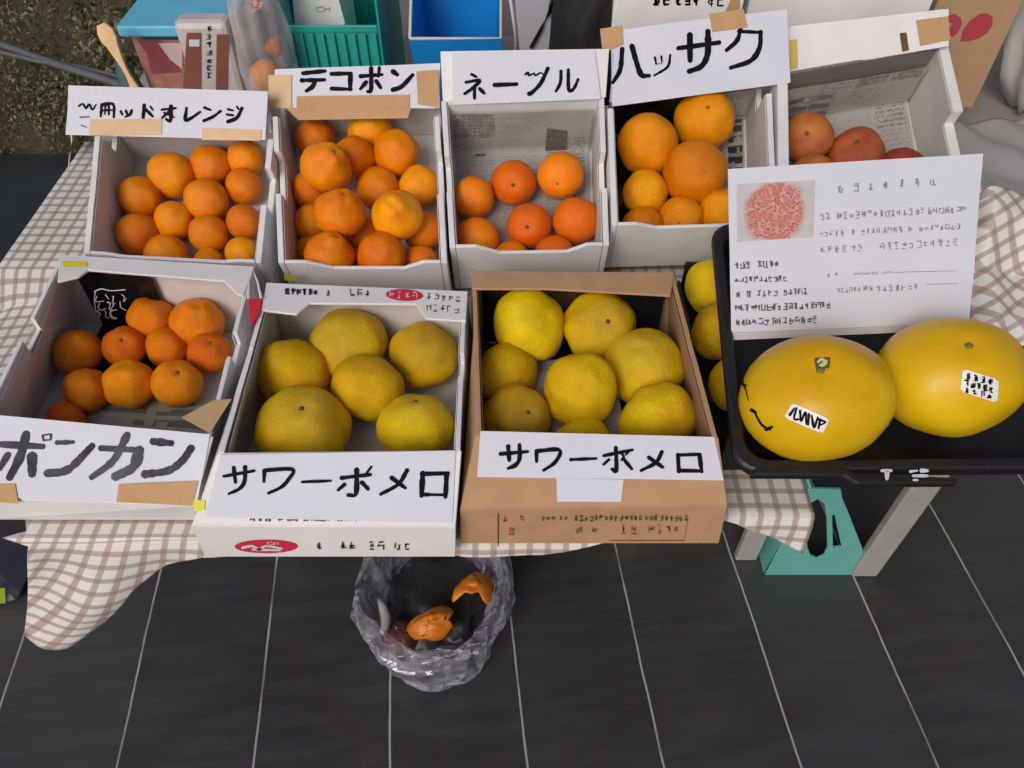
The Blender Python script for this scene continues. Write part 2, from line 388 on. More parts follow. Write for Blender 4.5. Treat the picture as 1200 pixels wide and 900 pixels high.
def cloth():
    bm = bmesh.new(); uvl = bm.loops.layers.uv.new('UVMap')
    def xl(Y):
        if Y < .52: return -.66
        return -.622 - .48 * min(.09, max(0, Y - .507)) - .242 * min(1, max(0, Y - .60) / .34)
    def xr(Y):
        if Y < .69: return .400
        return 1.18
    HP = [(0, .235), (.02, .25), (.05, .245), (.085, .19), (.125, .105), (.17, .055), (.22, .030), (.30, .014), (.50, .014), (.56, .030), (.66, .029), (.75, .003), (.89, .003), (.92, .012), (1.03, .075)]
    def hem(X):
        a = X + .622
        for (p, q), (p2, q2) in zip(HP, HP[1:]):
            if a <= p2: return q + (q2 - q) * (a - p) / (p2 - p)
        return HP[-1][1]
    def front(X): return .035 * min(1, max(0, (X - .225) / .05))
    xs = [k / 130 for k in range(131)]
    rows = []
    Ys = [1.475, 1.4, 1.3, 1.2, 1.1, 1.05, 1.0, .95, .90, .85, .80, .76, .72, .70, .694, .68, .64, .60, .56, .54, .525, .516]
    for Y in Ys:
        x0, x1 = xl(Y), xr(Y); r = []
        for k in xs:
            X = x0 + (x1 - x0) * k
            z = TZ + .0012 + .0012 * noise.noise(Vector((X * 14, Y * 14, 0)))
            Yq = Y + front(X) * max(0, min(1, (.60 - Y) / .08))
            over = max(0, -.655 - X) if Y < 1.04 else 0
            z -= over * .16 * (1 + .5 * noise.noise(Vector((X * 8, Y * 8, 3))))
            z = max(z, TZ - .003) if over == 0 else z
            r.append((Vector((X, Yq, z)), (X, Yq)))
        rows.append(r)
    nd = 22
    for j in range(1, nd + 1):
        r = []
        for k in xs:
            X = -.622 + 1.022 * k; d = hem(X) * j / nd
            Y = .514 + front(X) - .006 * min(1, d / .02); z = TZ - d
            a = X + .622
            wv = min(1, d / .12) * (1 if a < .4 else .5)
            Y += wv * (.016 * math.sin(a * 40 + d * 12) - .018 + .012 * noise.noise(Vector((X * 9, z * 9, 1))))
            Xd = X - d * .46 * math.exp(-a * 5) * (1 if a < .3 else 0)
            sk = d * .35 * math.exp(-a * 4)
            r.append((Vector((Xd, Y, z)), (X + sk, .49 - d)))
        rows.append(r)
    V = [[(bm.verts.new(p), uv) for p, uv in r] for r in rows]
    for A, B in zip(V, V[1:]):
        for k in range(len(xs) - 1):
            q = (A[k], B[k], B[k + 1], A[k + 1])
            f = bm.faces.new([v[0] for v in q])
            for lp, v in zip(f.loops, q): lp[uvl].uv = v[1]
    bmesh.ops.recalc_face_normals(bm, faces=bm.faces)
    o = new('tablecloth', bm, M_cloth, smooth=True)
    m = o.modifiers.new('thick', 'SOLIDIFY'); m.thickness = .0008; m.offset = -1
    return tag(o, 'white and brown checked plastic tablecloth with a corner hanging towards the floor', 'tablecloth')
cloth()

# ------------------------------------------------------------------ boxes
TILT = R(18); NB = Vector((0, -math.sin(TILT), math.cos(TILT))); PB = Vector((0, .935, .826)); HB = .122
BOX = {}
def tilted_box(key, c, label, front_prof, th=.009, inner=None, notch=(.36, .60, .03), name='citrus_box', sides=(1, 1)):
    root = empty(name); tag(root, label, 'box', 'boxes in the tilted back row')
    FL, FR, BR, BL = [hp(x, y, PB, NB) for x, y in c]
    def L(u, v, wz):
        a = FL.lerp(FR, u); b = BL.lerp(BR, u); return a.lerp(b, v) + NB * (wz - HB)
    ux = (FR - FL).normalized(); uy = (BL - FL).normalized()
    for u, sgn in ((0, 1), (1, -1)):
        nd = notch[2] * sides[u] + .0008
        prof = [(0, HB), (notch[0], HB), (notch[0], HB - nd), (notch[1], HB - nd), (notch[1], HB)] + ([(.80, HB), (.84, HB - .055), (1, HB - .055)] if key in ('B1', 'B2', 'B4') else [(1, HB)])
        pts = [L(u, 0, 0)] + [L(u, v, wz) for v, wz in prof] + [L(u, 1, 0)]
        slab('side_panel', pts, ux * th * sgn, M_white, root, .0012)
        e = .0
        tt = th + .0009
        pin = [p + ux * sgn * tt - NB * .0035 for p in pts[1:-1]]
        pin = [pts[0] + ux * sgn * tt + NB * .004 + uy * .006] + [pin[0] + uy * .006] + pin[1:-1] + [pin[-1] - uy * .006] + [pts[-1] + ux * sgn * tt + NB * .004 - uy * .006]
        slab('side_lining', pin, ux * sgn * .0012, M_inner, root, 0)
    W = (FR - FL).length; du = (th + .0006) / W
    pts = [L(du, 0, 0)] + [L(du + u * (1 - 2 * du), 0, HB + d) for u, d in front_prof] + [L(1 - du, 0, 0)]
    slab('front_panel', pts, uy * .006, M_white, root, .0012)
    slab('back_panel', [L(du, 1, 0), L(du, 1, HB), L(1 - du, 1, HB), L(1 - du, 1, 0)], -uy * .006, inner or M_inner, root)
    slab('base_panel', [L(du, .02, 0), L(1 - du, .02, 0), L(1 - du, .98, 0), L(du, .98, 0)], NB * .004, M_inner, root, 0)
    BOX[key] = dict(root=root, rim=(FL, FR, BR, BL), th=th, L=L, n=NB, P0=L(.5, .5, .005), ux=ux, uy=uy)
    return root, L
DIP = lambda a, b, d: [(0, 0), (a * .45, 0), (a, -d), (1 - b, -d), (1 - b * .45, 0), (1, 0)]
B1, L1 = tilted_box('B1', [(98, 297), (306, 308), (324, 130), (114, 128)], 'open white carton of small oranges beside the hedge, narrow taped sign on its back', DIP(.2, .2, .006), sides=(0, 1))
B2, L2 = tilted_box('B2', [(326, 308), (524, 308), (513, 98), (318, 98)], 'open white carton heaped with dekopon, cardboard strips at its back rim', DIP(.30, .24, .017))
B3, L3 = tilted_box('B3', [(527, 290), (714, 287), (708, 112), (517, 118)], 'open white carton lined with plain grey newspaper holding eight navel oranges', DIP(.30, .24, .019), inner=M_white)
B4, L4 = tilted_box('B4', [(717, 264), (911, 258), (903, 76), (711, 96)], 'open white carton of large hassaku under the slanted sign', DIP(.26, .02, .012), sides=(0, 0))
B5, L5 = tilted_box('B5', [(913, 270), (1160, 262), (1111, 52), (911, 86)], 'open white carton with reddish citrus and pale newspaper behind the printed sheet', DIP(.2, .2, .01), sides=(0, 1), th=.017, inner=M_newsp)
# long prop under the rear of the tilted row
def prop():
    y0, y1 = 1.10, 1.19
    P = PB - NB * (HB + .002)
    zf = lambda Y: P.z + (Y - P.y) * math.tan(TILT)
    bm = bmesh.new()
    prism(bm, [(-.62, y0, TZ + .004), (-.62, y1, TZ + .004), (-.62, y1, zf(y1)), (-.62, y0, zf(y0))], (1.22, 0, 0))
    tag(new('prop_block', bm, M_brown, bevel=.002), 'long brown cardboard block propping up the rear of the back row', 'block')
prop()

FZ = .84
def front_box(key, rim, fold, bottom, Yf, label, mw, mi, strip, th=.006, notch=(.42, .56, .02), name='citrus_box', flapmat=None):
    root = empty(name); tag(root, label, 'box', 'boxes in the front row')
    FL, FR, BR, BL = [hz(x, y, FZ) for x, y in rim]
    fl_ = hy(fold[0][0], fold[0][1], Yf); fr_ = hp(fold[1][0], fold[1][1], fl_, (FL - fl_).cross(FR - fl_)); bl_, br_ = [hy(x, y, Yf) for x, y in bottom]
    zb = TZ + .0045
    bl_.z = br_.z = zb
    fa, fb = {'F1': (.03, 0), 'F2': (.012, .008), 'F3': (.008, .02)}[key]
    BLb = Vector((BL.x - fa, BL.y, zb)); BRb = Vector((BR.x + fb, BR.y, zb))
    dv = Vector((1, 0, 0))
    for A, B, Bb, bo, fo, sg in ((FL, BL, BLb, bl_, fl_, 1), (FR, BR, BRb, br_, fr_, -1)):
        n1, n2 = A.lerp(B, notch[0]), A.lerp(B, notch[1]); dz = Vector((0, 0, -notch[2] * (.05 if (key == 'F2' and sg > 0) or key == 'F3' else 1)))
        pts = [A, n1, n1 + dz, n2 + dz, n2, B, Bb, bo, fo]
        pts = [p + Vector((sg * .0015, .002, 0)) for p in pts]
        slab('side_panel', pts, dv * sg * th, mw, root, .001)
        off = Vector((sg * (th + .0026), 0, 0)); dn = Vector((0, .012, -.006))
        pin = [A + dn, n1 + Vector((0, 0, -.004)), n1 + dz + Vector((0, 0, -.004)), n2 + dz + Vector((0, 0, -.004)), n2 + Vector((0, 0, -.004)), B + Vector((0, -.01, -.004)), Bb + Vector((0, -.01, .006)), bo + Vector((0, .025, .006)), fo + Vector((0, .03, 0))]
        slab('side_lining', [p + off for p in pin], dv * sg * .001, mi, root, 0)
    nf = (FR - fl_).cross(FL - fl_).normalized()
    slab('front_flap', [fl_, fr_, FR, FL], -nf * .005, flapmat or mw, root, .0015)
    slab('front_panel', [bl_, br_, fr_ - Vector((0, 0, .0015)), fl_ - Vector((0, 0, .0015))], (0, .005, 0), mw, root, .001)
    slab('back_panel', [BLb + dv * .008, BRb - dv * .008, BR - dv * .008, BL + dv * .008], (0, -.006, 0), mi, root)
    slab('base_panel', [bl_ + Vector((.008, .007, 0)), br_ + Vector((-.008, .007, 0)), BRb + Vector((-.008, -.007, 0)), BLb + Vector((.008, -.007, 0))], (0, 0, .004), mi, root, 0)
    if strip: slab('back_flap', [hz(x, y, FZ + .002) for x, y in strip], (0, 0, -.004), mw, root, .001)
    C = (FL + FR + BR + BL) / 4
    BOX[key] = dict(root=root, rim=(FL.lerp(bl_, .6), FR.lerp(br_, .6), BR.lerp(BRb, .6), BL.lerp(BLb, .6)), th=th, n=Vector((0, 0, 1)), P0=Vector((C.x, C.y, zb + .005)), ux=dv, uy=Vector((0, 1, 0)), c=(FL, FR, BR, BL), flap=(fl_, nf if nf.z > 0 else -nf), Yf=Yf)
    return root
F1 = front_box('F1', [(-25, 492), (249, 512), (298, 314), (70, 299)], [(-32, 583), (228, 592)], [(-28, 598), (232, 612)], .540,
    'open white carton of ponkan lined with black printed film, at the hanging cloth corner', M_white, M_inner,
    [(70, 298), (298, 312), (285, 347), (277, 344), (262, 329), (140, 319), (103, 316), (92, 324), (67, 330)])
F2 = front_box('F2', [(255, 531), (541, 528), (548, 342), (312, 332)], [(224, 616), (534, 617)], [(243, 657), (534, 655)], .486,
    'open white carton holding six yellow pomelos, red oval mark on its front', M_white, M_inner,
    [(312, 331), (548, 341), (546, 376), (499, 373), (487, 356), (363, 355), (347, 368), (306, 363)])
F3 = front_box('F3', [(557, 509), (842, 512), (790, 319), (552, 317)], [(539, 597), (853, 592)], [(540, 641), (842, 638)], .505,
    'open brown cardboard carton of yellow pomelos with red and green print', M_brown, M_browni,
    [(552, 317), (790, 319), (786, 346), (640, 338), (553, 338)])

# prints on the boxes
def plane_surf(P, n, bend=0, seed=0):
    n = Vector(n).normalized()
    def S(x, y):
        p = hp(x, y, P, n)
        if bend: p = p + n * bend * noise.noise(Vector((x * .012, y * .02, seed)))
        return p, n
    return S
def patch(name, poly, S, mat, parent, lift=.0006, nx=1):
    bm = bmesh.new(); vs_ = []
    for x, y in poly:
        p, n = S(x, y); vs_.append(bm.verts.new(p + n * lift))
    bm.faces.new(vs_); bm.normal_update()
    o = new(name, bm, mat, parent)
    return o
def oval(cx, cy, a, b, rot=0, n=28):
    return [(cx + a * math.cos(q) * math.cos(rot) - b * math.sin(q) * math.sin(rot), cy + a * math.cos(q) * math.sin(rot) + b * math.sin(q) * math.cos(rot)) for q in [2 * math.pi * k / n for k in range(n)]]
def front_surf(k): return plane_surf((0, BOX[k]['Yf'], 0), (0, -1, 0))
def flap_surf(k): return plane_surf(*BOX[k]['flap'])
top_surf = plane_surf((0, 0, FZ + .002), (0, 0, 1))
S2 = front_surf('F2'); g = random.Random(3)
patch('oval_logo', oval(312, 640, 37, 8), S2, M_red, F2)
ink('logo_lettering', [([(284, 641), (296, 639), (304, 643), (312, 639), (330, 642)], 2.2), ([(296, 643), (328, 644)], 2)] + line_of_glyphs(312, 636, 334, 636, 4, g, wd=.8), S2, M_paper, F2, .0011)
st = []
for x, wd_ in ((372, 16), (399, 20), (433, 20), (463, 24)): st += line_of_glyphs(x, 639, x + wd_, 639, 9, g, wd=1.4, skip=0)
ink('print', st, S2, M_navy, F2)
st = []
for x0, x1 in ((293, 318), (326, 350), (356, 387), (392, 424), (434, 460)): st += line_of_glyphs(x0, 608.5, x1, 609, 3.4, g, wd=1.0, n=5)
ink('flap_print', st, flap_surf('F2'), M_navy, F2, .0008)
patch('sticker', [(227, 586), (241, 586), (240, 598), (228, 599)], flap_surf('F2'), M_yel, F2, .0012)
# back flap of the white pomelo box
patch('flap_oval', oval(474, 346, 22, 7, .04), top_surf, M_red, F2)
ink('flap_oval_lettering', line_of_glyphs(457, 346, 492, 347, 8, g, wd=1.1, skip=0), top_surf, M_paper, F2, .0010)
ink('grey_print', line_of_glyphs(335, 342, 375, 343, 6, g, wd=1.8, skip=0) + line_of_glyphs(383, 343, 396, 343, 8, g, wd=1.2) + line_of_glyphs(402, 343, 436, 344, 8, g, wd=1.1), top_surf, M_inkg, F2)
ink('handwriting', line_of_glyphs(500, 348, 542, 351, 8, g, wd=.9) + line_of_glyphs(500, 361, 540, 364, 8, g, wd=.9), top_surf, M_inkg, F2, .0008)
patch('sticker', [(74, 306), (103, 307), (102, 313), (74, 313)], top_surf, M_yel, F1)
# brown box prints
S3 = front_surf('F3')
ink('red_print', line_of_glyphs(589, 608, 598, 608, 7, g, wd=1) + line_of_glyphs(609, 608, 616, 608, 7, g, wd=1) + line_of_glyphs(595, 621, 614, 621, 10, g, wd=1.3, skip=0) + line_of_glyphs(728, 620, 752, 620, 11, g, wd=1.2, skip=0) + line_of_glyphs(760, 620, 800, 618, 10, g, wd=1)
    + [([(806, 606), (802, 633), (715, 633)], .9, 'c')], S3, M_redp, F3)
ink('green_print', line_of_glyphs(635, 607, 652, 607, 5, g, wd=.9) + line_of_glyphs(656, 607, 668, 607, 5, g, wd=.9) + line_of_glyphs(673, 607, 808, 607, 6, g, wd=1.1, skip=0) + line_of_glyphs(675, 621, 690, 621, 8, g, wd=1.1) + line_of_glyphs(694, 621, 706, 621, 8, g, wd=1.1), S3, M_greenp, F3)
slab('tape_edge', [S3(583, 602)[0], S3(584.5, 602)[0], S3(584.5, 640)[0], S3(583, 640)[0]], (0, -.0006, 0), M_stem, F3, 0)
# yellow marks on the back row
def front_of(key):
    b = BOX[key]; return plane_surf(b['L'](.5, 0, .06) - b['uy'] * .0002, -b['uy'])
patch('sticker', [(333, 322), (347, 323), (346, 329), (333, 328)], front_of('B2'), M_yel, B2)
patch('sticker', [(748.5, 285), (752, 285), (752, 306), (749, 306)], front_of('B4'), M_yel, B4)
patch('sticker', [(690, 312), (706, 312), (706, 318), (688, 318)], front_of('B3'), M_yel, B3)

# ------------------------------------------------------------------ upright flaps and paper signs of the back row
NS = Vector((0, -.80, .60)).normalized()
def sheet(name, quad, S, mat, parent=None, nx=40, ny=14, thick=.0005, lift=0):
    """a paper sheet following S over the quad TL, TR, BR, BL"""
    bm = bmesh.new(); tl, tr, br, bl = [Vector(q) for q in quad]; G = []
    for j in range(ny + 1):
        r = []
        for i in range(nx + 1):
            q = tl.lerp(tr, i / nx).lerp(bl.lerp(br, i / nx), j / ny); p, n = S(q.x, q.y); r.append(bm.verts.new(p + n * lift))
        G.append(r)
    for j in range(ny):
        for i in range(nx): bm.faces.new((G[j][i], G[j + 1][i], G[j + 1][i + 1], G[j][i + 1]))
    bm.normal_update()
    o = new(name, bm, mat, parent, smooth=False)
    m = o.modifiers.new('thick', 'SOLIDIFY'); m.thickness = thick; m.offset = -1
    return o
def back_sign(key, quad, bend, seed, label, strokes, dy=.006, inkmat=None, nrm=NS):
    b = BOX[key]; P = b['L'](.5, 1, HB) + nrm * (dy + {'B1': .008, 'B2': .008, 'B4': .008}.get(key, 0))
    S = plane_surf(P, nrm, bend, seed)
    root = sheet('paper_sign', quad, S, M_paper); tag(root, label, 'sign', 'handwritten price signs')
    ink('lettering', strokes, S, inkmat or M_ink, root)
    return root, S
def flap(key, quad, mat, name='back_flap', dy=.0015, th=.004):
    b = BOX[key]; P = b['L'](.5, 1, HB) + NS * dy
    pts = [hp(x, y, P, NS) for x, y in quad]
    return slab(name, pts, -NS * th, mat, b['root'], .001)
def tape(quad, S, mat, parent, lift=.0012, name='tape'):
    return sheet(name, quad, S, mat, parent, 6, 3, .0003, lift)
# 1 hedge end
flap('B1', [(118, 112), (312, 114), (318, 156), (120, 156)], M_white)
st = T([([(275, 372), (290, 365), (300, 380), (312, 366), (322, 385), (335, 368)], 6), ([(355, 368), (352, 408)], 8), ([(355, 368), (395, 366), (398, 410)], 9), ([(368, 375), (366, 400)], 6), ([(380, 372), (380, 402)], 6), ([(356, 388), (394, 386)], 5),
        ([(422, 390), (428, 402)], 7), ([(440, 388), (446, 402)], 7), ([(461, 386), (455, 402), (440, 410)], 7), ([(505, 368), (502, 416)], 10), ([(506, 380), (535, 408)], 9), ([(527, 374), (535, 386)], 6),
        ([(568, 385), (616, 380)], 8), ([(600, 372), (600, 424), (586, 420)], 11), ([(598, 388), (570, 414)], 8), ([(576, 396), (612, 412)], 6), ([(655, 380), (652, 422), (672, 415), (702, 394)], 9), ([(718, 378), (738, 386)], 9), ([(716, 425), (748, 410), (774, 390)], 9),
        ([(800, 384), (818, 388)], 7), ([(796, 402), (818, 405)], 7), ([(800, 428), (832, 414), (850, 380)], 10), ([(832, 374), (838, 384)], 5), ([(280, 412), (312, 410)], 4), ([(285, 440), (305, 448)], 3)], 3, 0, 0)
s1, Ss1 = back_sign('B1', [(80, 100), (314, 107), (311, 164), (77, 158)], .004, 1, 'long white paper sign with small scrawled lettering and tan tape, nearest the hedge', st)
tape([(105, 140), (190, 139), (190, 158), (104, 159)], Ss1, M_tape, s1); tape([(237, 150), (307, 152), (306, 165), (237, 164)], Ss1, M_tape, s1)
# 2 dekopon
flap('B2', [(322, 84), (508, 82), (514, 126), (320, 126)], M_white)
st = T([([(165, 258), (242, 250)], 12), ([(160, 283), (240, 281)], 12), ([(207, 284), (200, 304), (178, 320)], 12), ([(264, 260), (334, 258)], 11), ([(332, 258), (331, 315)], 12), ([(265, 312), (334, 314)], 11),
        ([(366, 268), (442, 262)], 11), ([(404, 238), (405, 295), (403, 320), (394, 322)], 12), ([(388, 288), (368, 312)], 11), ([(422, 284), (438, 308)], 11), ([(433, 236), (430, 268)], 9), ([(480, 250), (496, 262)], 13), ([(480, 316), (512, 304), (550, 264)], 13)], 3, 300, 0)
s2, Ss2 = back_sign('B2', [(322, 81), (516, 74), (514, 127), (318, 127)], .003, 2, 'white paper sign reading four bold katakana, edged with cardboard strips, above the heaped dekopon', st)
tape([(315, 88), (342, 88), (342, 127), (315, 127)], Ss2, M_tape, s2, .002); tape([(348, 113), (480, 111), (480, 128), (348, 128)], Ss2, M_tapeb, s2, .002, 'card_strip')
tape([(488, 84), (514, 82), (516, 127), (490, 122)], Ss2, M_tapeb, s2, .003, 'card_strip')
tape([(336, 127), (482, 127), (478, 139), (350, 141)], Ss2, M_tapeb, s2, .0035, 'card_strip')
# 3 navel
flap('B3', [(516, 60), (714, 57), (710, 114), (519, 120)], M_white)
st = T([([(758, 262), (774, 270)], 9), ([(738, 290), (786, 283), (764, 308), (734, 330)], 10), ([(768, 306), (768, 346)], 10), ([(786, 312), (802, 328)], 10), ([(838, 299), (915, 296)], 13), ([(946, 262), (956, 255), (960, 265), (978, 258), (982, 266), (1000, 256), (1010, 262)], 6), ([(1026, 240), (1000, 294), (966, 330)], 12), ([(960, 330), (970, 326)], 14),
        ([(1072, 250), (1070, 290), (1055, 320)], 10), ([(1098, 245), (1098, 305), (1104, 320), (1118, 310), (1132, 280)], 10)], 3, 300, 0)
s3, Ss3 = back_sign('B3', [(530, 62), (697, 59), (704, 116), (531, 123)], .002, 3, 'white paper sign with thin katakana standing between the dekopon and the slanted sign', st)
# 4 hassaku, slanted
st = T([([(517, 228), (507, 325), (473, 387)], 17), ([(562, 215), (590, 310), (608, 352), (640, 355)], 20), ([(670, 268), (676, 298)], 9), ([(700, 262), (703, 292)], 7), ([(672, 300), (700, 298)], 5), ([(742, 258), (730, 312), (668, 353)], 11), ([(780, 226), (970, 200)], 19), ([(832, 163), (836, 282)], 21), ([(916, 150), (918, 250), (890, 308), (832, 334)], 23), ([(1068, 138), (1052, 192), (1006, 235)], 17), ([(1058, 150), (1166, 155)], 14), ([(1162, 152), (1158, 225), (1118, 285), (1028, 316)], 19)], 4, 600, 0)
flap('B4', [(722, 45), (905, 24), (903, 100), (714, 120)], M_white)
s4, Ss4 = back_sign('B4', [(716, 36), (922, 11), (926, 97), (717, 125)], .006, 4, 'large slanted white paper sign with thick katakana, curling at one corner', st)
tape([(830, 17), (871, 11), (875, 33), (834, 38)], Ss4, M_tapeb, s4, .0015); tape([(703, 34), (729, 30), (731, 52), (706, 62)], Ss4, M_tapeb, s4, .0018)
# 5 carton flap with slot
flap('B5', [(912, 32), (1112, 10), (1112, 54), (912, 88)], M_white)
fq = BOX['B5']; SF5 = plane_surf(fq['L'](.5, 1, HB) + NS * .0015, NS)
patch('slot', [(1054, 39), (1062, 38), (1065, 59), (1057, 61)], SF5, M_stem, B5, .001); patch('slot', [(925, 47), (934, 46), (935, 80), (925, 82)], SF5, mat('olive_tape', srgb(196, 180, 80), .5), B5, .001)
patch('card_corner', [(1073, 24), (1111, 19), (1113, 47), (1078, 54)], SF5, M_tapeb, B5, .0012)

# ------------------------------------------------------------------ signs of the front row
def front_sign(key, quad, label, strokes, bend=.0015, seed=0, inkmat=None, extra=None):
    P, n = BOX[key]['flap']; S = plane_surf(P + n * .0022, n, bend, seed)
    root = sheet('paper_sign', quad, S, M_paper); tag(root, label, 'sign', 'handwritten price signs')
    if extra: sheet('paper_tab', extra, S, M_paper, root, 16, 8, .0005, 0.0002)
    ink('lettering', strokes, S, inkmat or M_ink, root); return root, S
st = T([([(5, 722), (148, 730)], 20), ([(92, 686), (70, 765), (34, 838)], 23), ([(28, 758), (0, 806)], 18), ([(112, 762), (112, 825)], 26), ([(150, 690), (180, 686)], 5), ([(180, 686), (178, 706)], 5), ([(152, 708), (178, 706)], 5), ([(150, 690), (152, 708)], 5), ([(200, 716), (256, 714)], 13), ([(165, 824), (240, 810), (324, 728)], 22), ([(355, 735), (494, 742)], 17), ([(490, 742), (470, 800), (408, 834)], 28), ([(448, 688), (400, 778), (325, 836)], 20), ([(538, 712), (600, 718)], 22), ([(508, 827), (590, 815), (640, 780), (672, 735)], 22)], 3, 0, 280)
f1s, SF1 = front_sign('F1', [(-30, 484), (246, 509), (231, 590), (-34, 583)], 'white paper sign with large grey katakana on the ponkan carton', st, inkmat=M_inkg, seed=5)
tape([(213, 490), (250, 470), (272, 468), (246, 508)], plane_surf((0, 0, FZ + .0012), (0, 0, 1)), M_tape, f1s)
tape([(140, 567), (233, 563), (226, 592), (137, 588)], SF1, M_tapeb, f1s, .0015, 'card_strip'); tape([(-30, 566), (18, 567), (22, 590), (-30, 586)], SF1, M_tapeb, f1s, .0015, 'card_strip')
st = T([([(188, 174), (293, 155)], 10), ([(222, 143), (228, 195)], 11), ([(262, 140), (260, 190), (242, 218), (206, 235)], 11), ([(330, 152), (328, 192)], 11), ([(330, 153), (428, 150), (414, 186), (386, 214), (345, 233)], 11), ([(463, 194), (562, 190)], 9), ([(600, 180), (702, 168)], 11), ([(654, 150), (652, 234), (625, 240)], 13), ([(612, 202), (590, 222)], 11), ([(672, 195), (694, 218)], 12), ([(690, 162), (706, 140)], 7), ([(832, 152), (800, 202), (740, 236)], 12), ([(776, 178), (824, 214)], 12), ([(886, 162), (882, 242)], 14), ([(882, 166), (974, 164)], 13), ([(970, 164), (966, 246)], 14), ([(882, 238), (966, 240)], 10)], 3, 200, 500)
f2s, SF2 = front_sign('F2', [(258, 533), (534, 528), (530, 613), (240, 606)], 'white paper sign with black katakana on the white pomelo carton', st, seed=6)
st = T([([(258, 156), (354, 148)], 11), ([(286, 128), (290, 178)], 12), ([(326, 124), (326, 172), (312, 195), (288, 206)], 12), ([(386, 144), (386, 182)], 11), ([(386, 146), (466, 142), (452, 184), (412, 213)], 11), ([(505, 176), (595, 172)], 9), ([(622, 162), (722, 142)], 10), ([(664, 134), (666, 212), (652, 210)], 12), ([(640, 176), (622, 192)], 10), ([(690, 172), (720, 208)], 11), ([(680, 150), (692, 165), (684, 178)], 7), ([(700, 158), (712, 145)], 7), ([(826, 148), (805, 186), (754, 214)], 11), ([(780, 168), (828, 202)], 12), ([(882, 158), (886, 218)], 12), ([(882, 160), (960, 157)], 10), ([(958, 158), (966, 218)], 12), ([(884, 214), (966, 216)], 12)], 3, 500, 480)
f3s, SF3 = front_sign('F3', [(563, 505), (837, 512), (848, 563), (559, 559)], 'white paper sign with a tab below on the brown pomelo carton', st, seed=7, extra=[(652, 560), (731, 562), (728, 588), (653, 588)])

# ------------------------------------------------------------------ newspapers and liners
def lay(name, L, u0, u1, v0, v1, mat, label, cat='newspaper', up=.0, z0=.0055, amp=.004, uvs=1.0, seed=0, front_up=0):
    bm = bmesh.new(); uvl = bm.loops.layers.uv.new('UVMap'); nx, ny = 22, 26; G = []
    for j in range(ny + 1):
        r = []
        for i in range(nx + 1):
            a, c = i / nx, j / ny
            ln = (v1 - v0) * .28; tot = ln + up; s_ = c * tot
            if s_ <= ln: u, v, wz = u0 + (u1 - u0) * a, v0 + (v1 - v0) * s_ / ln, z0
            else: u, v, wz = u0 + (u1 - u0) * a, v1, z0 + (s_ - ln)
            k = amp * (.5 + .5 * noise.noise(Vector((a * 5, c * 6, seed)))) + amp * .5 * abs(noise.noise(Vector((a * 13, c * 13, seed + 4))))
            p = L(u, v - (k / .28 if wz > z0 else 0), wz + (k if wz == z0 else 0))
            r.append((bm.verts.new(p), (a * uvs, c * uvs)))
        G.append(r)
    for j in range(ny):
        for i in range(nx):
            q = (G[j][i], G[j][i + 1], G[j + 1][i + 1], G[j + 1][i]); f = bm.faces.new([x[0] for x in q])
            for lp, x in zip(f.loops, q): lp[uvl].uv = x[1]
    bm.normal_update()
    return tag(new(name, bm, mat, smooth=True), label, cat)
lay('newspaper', L3, .06, .94, .05, .955, M_news, 'grey newspaper lining the navel orange carton and its back wall', up=.10, seed=1)
lay('newspaper', L4, .62, .94, .05, .955, M_newsd, 'dark densely printed newspaper strip beside the hassaku', up=.08, seed=2)
lay('plastic_film', L4, .06, .60, .05, .955, M_blackbag, 'black film under the hassaku', 'film', up=.09, seed=3)
lay('newspaper', L5, .09, .92, .05, .955, M_newsp, 'pale newspaper with ruled columns in the carton behind the printed sheet', up=.09, seed=4)
lay('newspaper', L5, .10, .40, .45, .945, M_newsd, 'folded newspaper page with dark headline blocks beside the reddish orange', up=.06, z0=.012, seed=5, uvs=.6)
def LF(key):
    FL, FR, BR, BL = BOX[key]['c']
    return lambda u, v, wz: FL.lerp(FR, u).lerp(BL.lerp(BR, u), v) + Vector((0, 0, wz - (FZ - TZ - .0045)))
lay('plastic_film', LF('F1'), .06, .46, .50, .965, M_blackbag, 'black film lining the back of the ponkan carton', 'film', up=.112, amp=.005, seed=6)
lay('newspaper', LF('F1'), .06, .94, .02, .52, M_newsg, 'green and black printed paper under the ponkan', up=0, amp=.006, seed=7)
lay('plastic_film', LF('F3'), .05, .955, .03, .945, M_blackbag, 'crumpled black film lining the brown pomelo carton', 'film', up=.115, amp=.009, seed=8)
lay('newspaper', LF('F3'), .28, .70, .25, .75, M_news, 'grey paper scrap under the pomelos in the brown carton', z0=.026, amp=.003, seed=9)
# white logo squiggle on the film of the ponkan carton
lf = LF('F1'); PP = lf(.5, .955, .06)
SK = plane_surf(PP + Vector((0, -.021, 0)), (0, -1, 0))
fo = [o for o in bpy.data.objects if o.get('label') == 'black film lining the back of the ponkan carton'][0]
PP = lf(.5, .965, .06); SK = plane_surf(PP + Vector((0, -.0085, 0)), (0, -1, 0))
g2 = random.Random(8)
curl = [([(111, 341), (119, 338), (130, 340), (147, 339)], 1.4), ([(112, 341), (111, 352), (113, 366)], 1.4)]
for k in range(11):
    x, y = 115 + (k % 4) * 9 + g2.uniform(-2, 2), 345 + (k // 4) * 10 + g2.uniform(-2, 2)
    curl.append(([(x, y), (x + g2.uniform(-3, 6), y + g2.uniform(1, 5)), (x + g2.uniform(-2, 5), y + g2.uniform(5, 9)), (x + g2.uniform(2, 8), y + g2.uniform(4, 11))], g2.uniform(.9, 1.8)))
ink('film_print', curl, SK, M_paper, fo, .0012)
S3n = plane_surf(L3(.5, .955, .06) - BOX['B3']['uy'] * .006, -BOX['B3']['uy'])
no = [o for o in bpy.data.objects if o.get('label', '').startswith('grey newspaper lining')][0]
